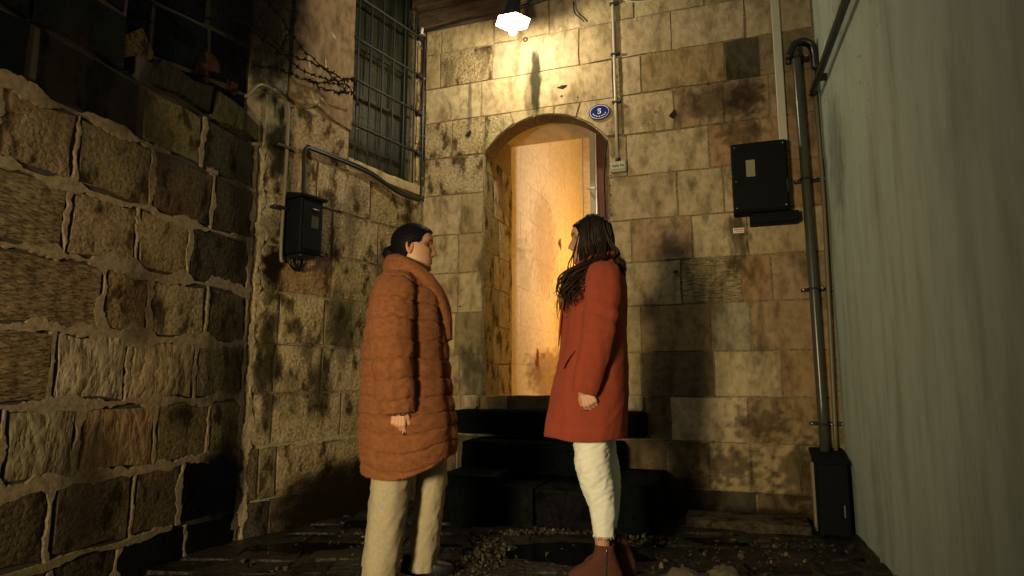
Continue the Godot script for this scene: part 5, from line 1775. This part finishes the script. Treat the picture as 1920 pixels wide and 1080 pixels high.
	tube(ls, smooth_path([Vector3(0.105, 1.36, -0.05), Vector3(0.135, 1.24, -0.05), Vector3(0.15, 1.12, -0.02), Vector3(0.158, 1.05, 0.0)], 8), func(t): return Vector2(0.008, 0.036) * (1.0 - 0.75 * t * t), 12)
	part("lapel", done(ls), M.wool, o)
	part("pocket_flap", tube_mesh([Vector3(0.085, 1.02, -0.172), Vector3(0.115, 0.985, -0.158), Vector3(0.135, 0.945, -0.14)], func(_t): return Vector2(0.004, 0.014), 8, 6), M.wool, o)
	for y in [1.19]:
		var bs := surf(0)
		disc_tube(bs, Vector3(0.138 if y < 1.1 else 0.118, y, -0.07), Vector3(0.5, 0, -0.85).normalized(), 0.013, 0.012, 14)
		part("button", done(bs), M.wool, o)
	# jeans, bare ankles, boots
	part("jeans_leg", rows_mesh(jeans_rows([[0.215, -0.076, 0.012, 0.046], [0.335, -0.086, 0.03, 0.054], [0.42, -0.076, 0.06, 0.062], [0.5, -0.066, 0.084, 0.072], [0.62, -0.064, 0.092, 0.08], [0.88, -0.1, 0.11, 0.1]], [[0.0, -0.092], [0.5, -0.092], [0.88, -0.08]], 5)), M.denim, o)
	part("jeans_leg", rows_mesh(jeans_rows([[0.215, -0.105, -0.012, 0.046], [0.353, -0.122, -0.014, 0.054], [0.474, -0.12, 0.008, 0.064], [0.6, -0.104, 0.05, 0.078], [0.88, -0.1, 0.1, 0.1]], [[0.0, 0.092], [0.5, 0.092], [0.88, 0.08]], 6)), M.denim, o)
	var fr := surf(0)
	var r2 := RandomNumberGenerator.new()
	r2.seed = 12
	for e in [[-0.033, -0.092, 0.046, 0.05], [-0.058, 0.092, 0.046, 0.046]]:
		for k in 110:
			var a := r2.randf() * TAU
			var p := Vector3(e[0] + cos(a) * e[2], 0.219, e[1] + sin(a) * e[3])
			tube(fr, PackedVector3Array([p, p + Vector3(r2.randf_range(-0.005, 0.005), -r2.randf_range(0.006, 0.016), r2.randf_range(-0.005, 0.005))]), 0.0009, 3)
	part("frayed_hem", done(fr), M.denim, o, "stuff")
	for e in [[0.0, -0.092, 0.12], [-0.075, 0.092, -0.1]]:
		var fx := Transform3D(Basis(Vector3.UP, e[2]), Vector3(e[0], 0, e[1]))
		var br := loft([[0.022, -0.112, 0.124, 0.043], [0.045, -0.113, 0.126, 0.045], [0.065, -0.109, 0.118, 0.0435], [0.085, -0.102, 0.092, 0.041], [0.105, -0.094, 0.05, 0.039], [0.125, -0.086, 0.024, 0.039], [0.15, -0.079, 0.01, 0.04], [0.178, -0.077, 0.008, 0.041]], 30, 32, 0.88, func(p, n, an, y): return fx * (p + n * 0.002 * f.get_noise_3d(n.x * 3.0, y * 40.0, n.z * 3.0)))
		hem_in(br, false, 0.005, 0.03)
		part("boot", rows_mesh(br, true, false), M.suede, o)
		var so := loft([[0.0, -0.116, 0.128, 0.0455], [0.022, -0.116, 0.129, 0.0465]], 3, 32, 0.88, func(p, _n, _an, _y): return fx * p)
		part("sole", rows_mesh(so, true, true), M.sole, o)
		var s := -1.0
		part("zip", tube_mesh([fx * Vector3(-0.03, 0.05, s * 0.0465), fx * Vector3(-0.034, 0.11, s * 0.0425), fx * Vector3(-0.036, 0.172, s * 0.0435)], 0.0025, 6, 4), M.sole, o)
		part("zip_pull", tube_mesh([fx * Vector3(-0.036, 0.17, s * 0.046), fx * Vector3(-0.035, 0.148, s * 0.047)], 0.0028, 6, 1), M.steel, o)
	# long hair: a full cap, then loose waving locks down the near side and the back
	var hs := surf(0)
	var c0 := Color(0.0045, 0.0038, 0.0036)
	var c1 := Color(0.034, 0.019, 0.012)
	var hl := [[-0.13, -0.13, 0, 0], [-0.02, -0.12, 0, 0], [0.02, -0.09, 0, 0], [0.04, -0.03, 0, 0], [0.058, 0.03, 0, 0], [0.072, 0.06, 0, 0], [0.085, 0.072, 0, 0], [0.13, 0.08, 0, 0]]
	var hr := loft(HEAD_TABLE, 60, 56, 0.92, func(p: Vector3, n: Vector3, _an: float, y: float):
		var q := face_shape(p)
		var g := smoothstep(0.0, 0.02, y - lerp_table(hl, clampf(q.x, -0.13, 0.13), 1))
		return head * (q + (n + Vector3(0, 0.4 * smoothstep(0.05, 0.11, y), 0)) * lerpf(-0.008, 0.009, g)))
	var hc := []
	for row in hr:
		var cc := PackedColorArray()
		cc.resize(row.size())
		cc.fill(c0)
		hc.append(cc)
	skin_rows(hs, hr, true, true, hc)
	for k in 330:
		var s := -1.0 if k < 230 else 1.0
		var t := r2.randf()
		var ph := t * 5.0 + r2.randf_range(-0.5, 0.5)
		var root := Vector3(lerpf(0.045, -0.085, t) + r2.randf_range(-0.01, 0.01), 0.121 - 0.09 * pow(absf(t - 0.45) * 1.6, 2.0), s * r2.randf_range(0.0, 0.03))
		var side := Vector3(lerpf(0.046, -0.105, t), 0.0 + r2.randf_range(-0.02, 0.02), s * (0.092 + r2.randf_range(-0.004, 0.012)) * sqrt(maxf(0.1, 1.0 - pow(absf(t * 1.9 - 0.85), 2.0) * 0.75)))
		var brow := root.lerp(side, 0.45) + Vector3(0, 0.035, s * 0.022)
		var fwd := lerpf(0.09, -0.02, t)
		var mid := Vector3(lerpf(0.055, -0.085, t) + r2.randf_range(-0.012, 0.012), -0.115, s * r2.randf_range(0.075, 0.125))
		var low := Vector3(fwd * 0.9 + 0.035 + r2.randf_range(-0.03, 0.03), -0.215 + r2.randf_range(-0.03, 0.03), s * r2.randf_range(0.11, 0.19))
		var tip := Vector3(fwd + 0.055 + r2.randf_range(-0.035, 0.03), -0.315 + r2.randf_range(-0.05, 0.06) + 0.07 * t, s * r2.randf_range(0.12, 0.205))
		if t > 0.72:
			mid = Vector3(-0.115 + r2.randf_range(-0.012, 0.012), -0.08, s * r2.randf_range(0.02, 0.08))
			low = Vector3(-0.125 + r2.randf_range(-0.012, 0.012), -0.13, s * r2.randf_range(0.02, 0.09))
			tip = Vector3(-0.13 + r2.randf_range(-0.015, 0.02), -0.16 - 0.05 * r2.randf(), s * r2.randf_range(0.03, 0.09))
		var f1 := r2.randf_range(0.6, 1.3)
		lock(hs, [head * root, head * brow, head * side, head * mid, head * low, head * tip], r2.randf_range(0.004, 0.0085), r2.randf_range(0.016, 0.026), r2.randf_range(2.0, 2.5), ph, c0, c1 * f1)
	for k in 4:
		var x := r2.randf_range(0.06, 0.1)
		lock(hs, [head * Vector3(0.045, 0.085, -0.05), head * Vector3(0.062, 0.0, -0.082), head * Vector3(0.085 + r2.randf_range(-0.01, 0.015), -0.1, -0.085), head * Vector3(x + 0.02, -0.19, -0.11), head * Vector3(x + 0.045, -0.26 + r2.randf_range(-0.05, 0.05), -0.13)], r2.randf_range(0.0015, 0.003), r2.randf_range(0.01, 0.022), r2.randf_range(1.5, 2.8), r2.randf() * TAU, c0, c1, 0.8)
	part("hair", done(hs), M.hair_brown, o)

func jeans_rows(table: Array, zc: Array, sd: int) -> Array:
	var f := FastNoiseLite.new()
	f.seed = sd
	f.frequency = 1.0
	f.fractal_octaves = 2
	var rows := loft(table, 90, 40, 0.95, func(p: Vector3, n: Vector3, _an: float, y: float):
		var knee := bell(y - 0.46, 0.09) + 0.7 * bell(y - 0.6, 0.06)
		var w := f.get_noise_3d(n.x * 0.9, (y + p.x * 0.55) * 26.0, n.z * 0.9)
		var g := (0.002 + 0.0055 * knee) * (1.0 - absf(w) * 2.2) * 0.8 + 0.004 * f.get_noise_3d(n.x * 1.4, y * 9.0, n.z * 1.4)
		var q := p + n * g
		q.z += lerp_table(zc, y, 1)
		return q)
	hem_in(rows, true, 0.008, 0.03)
	return rows
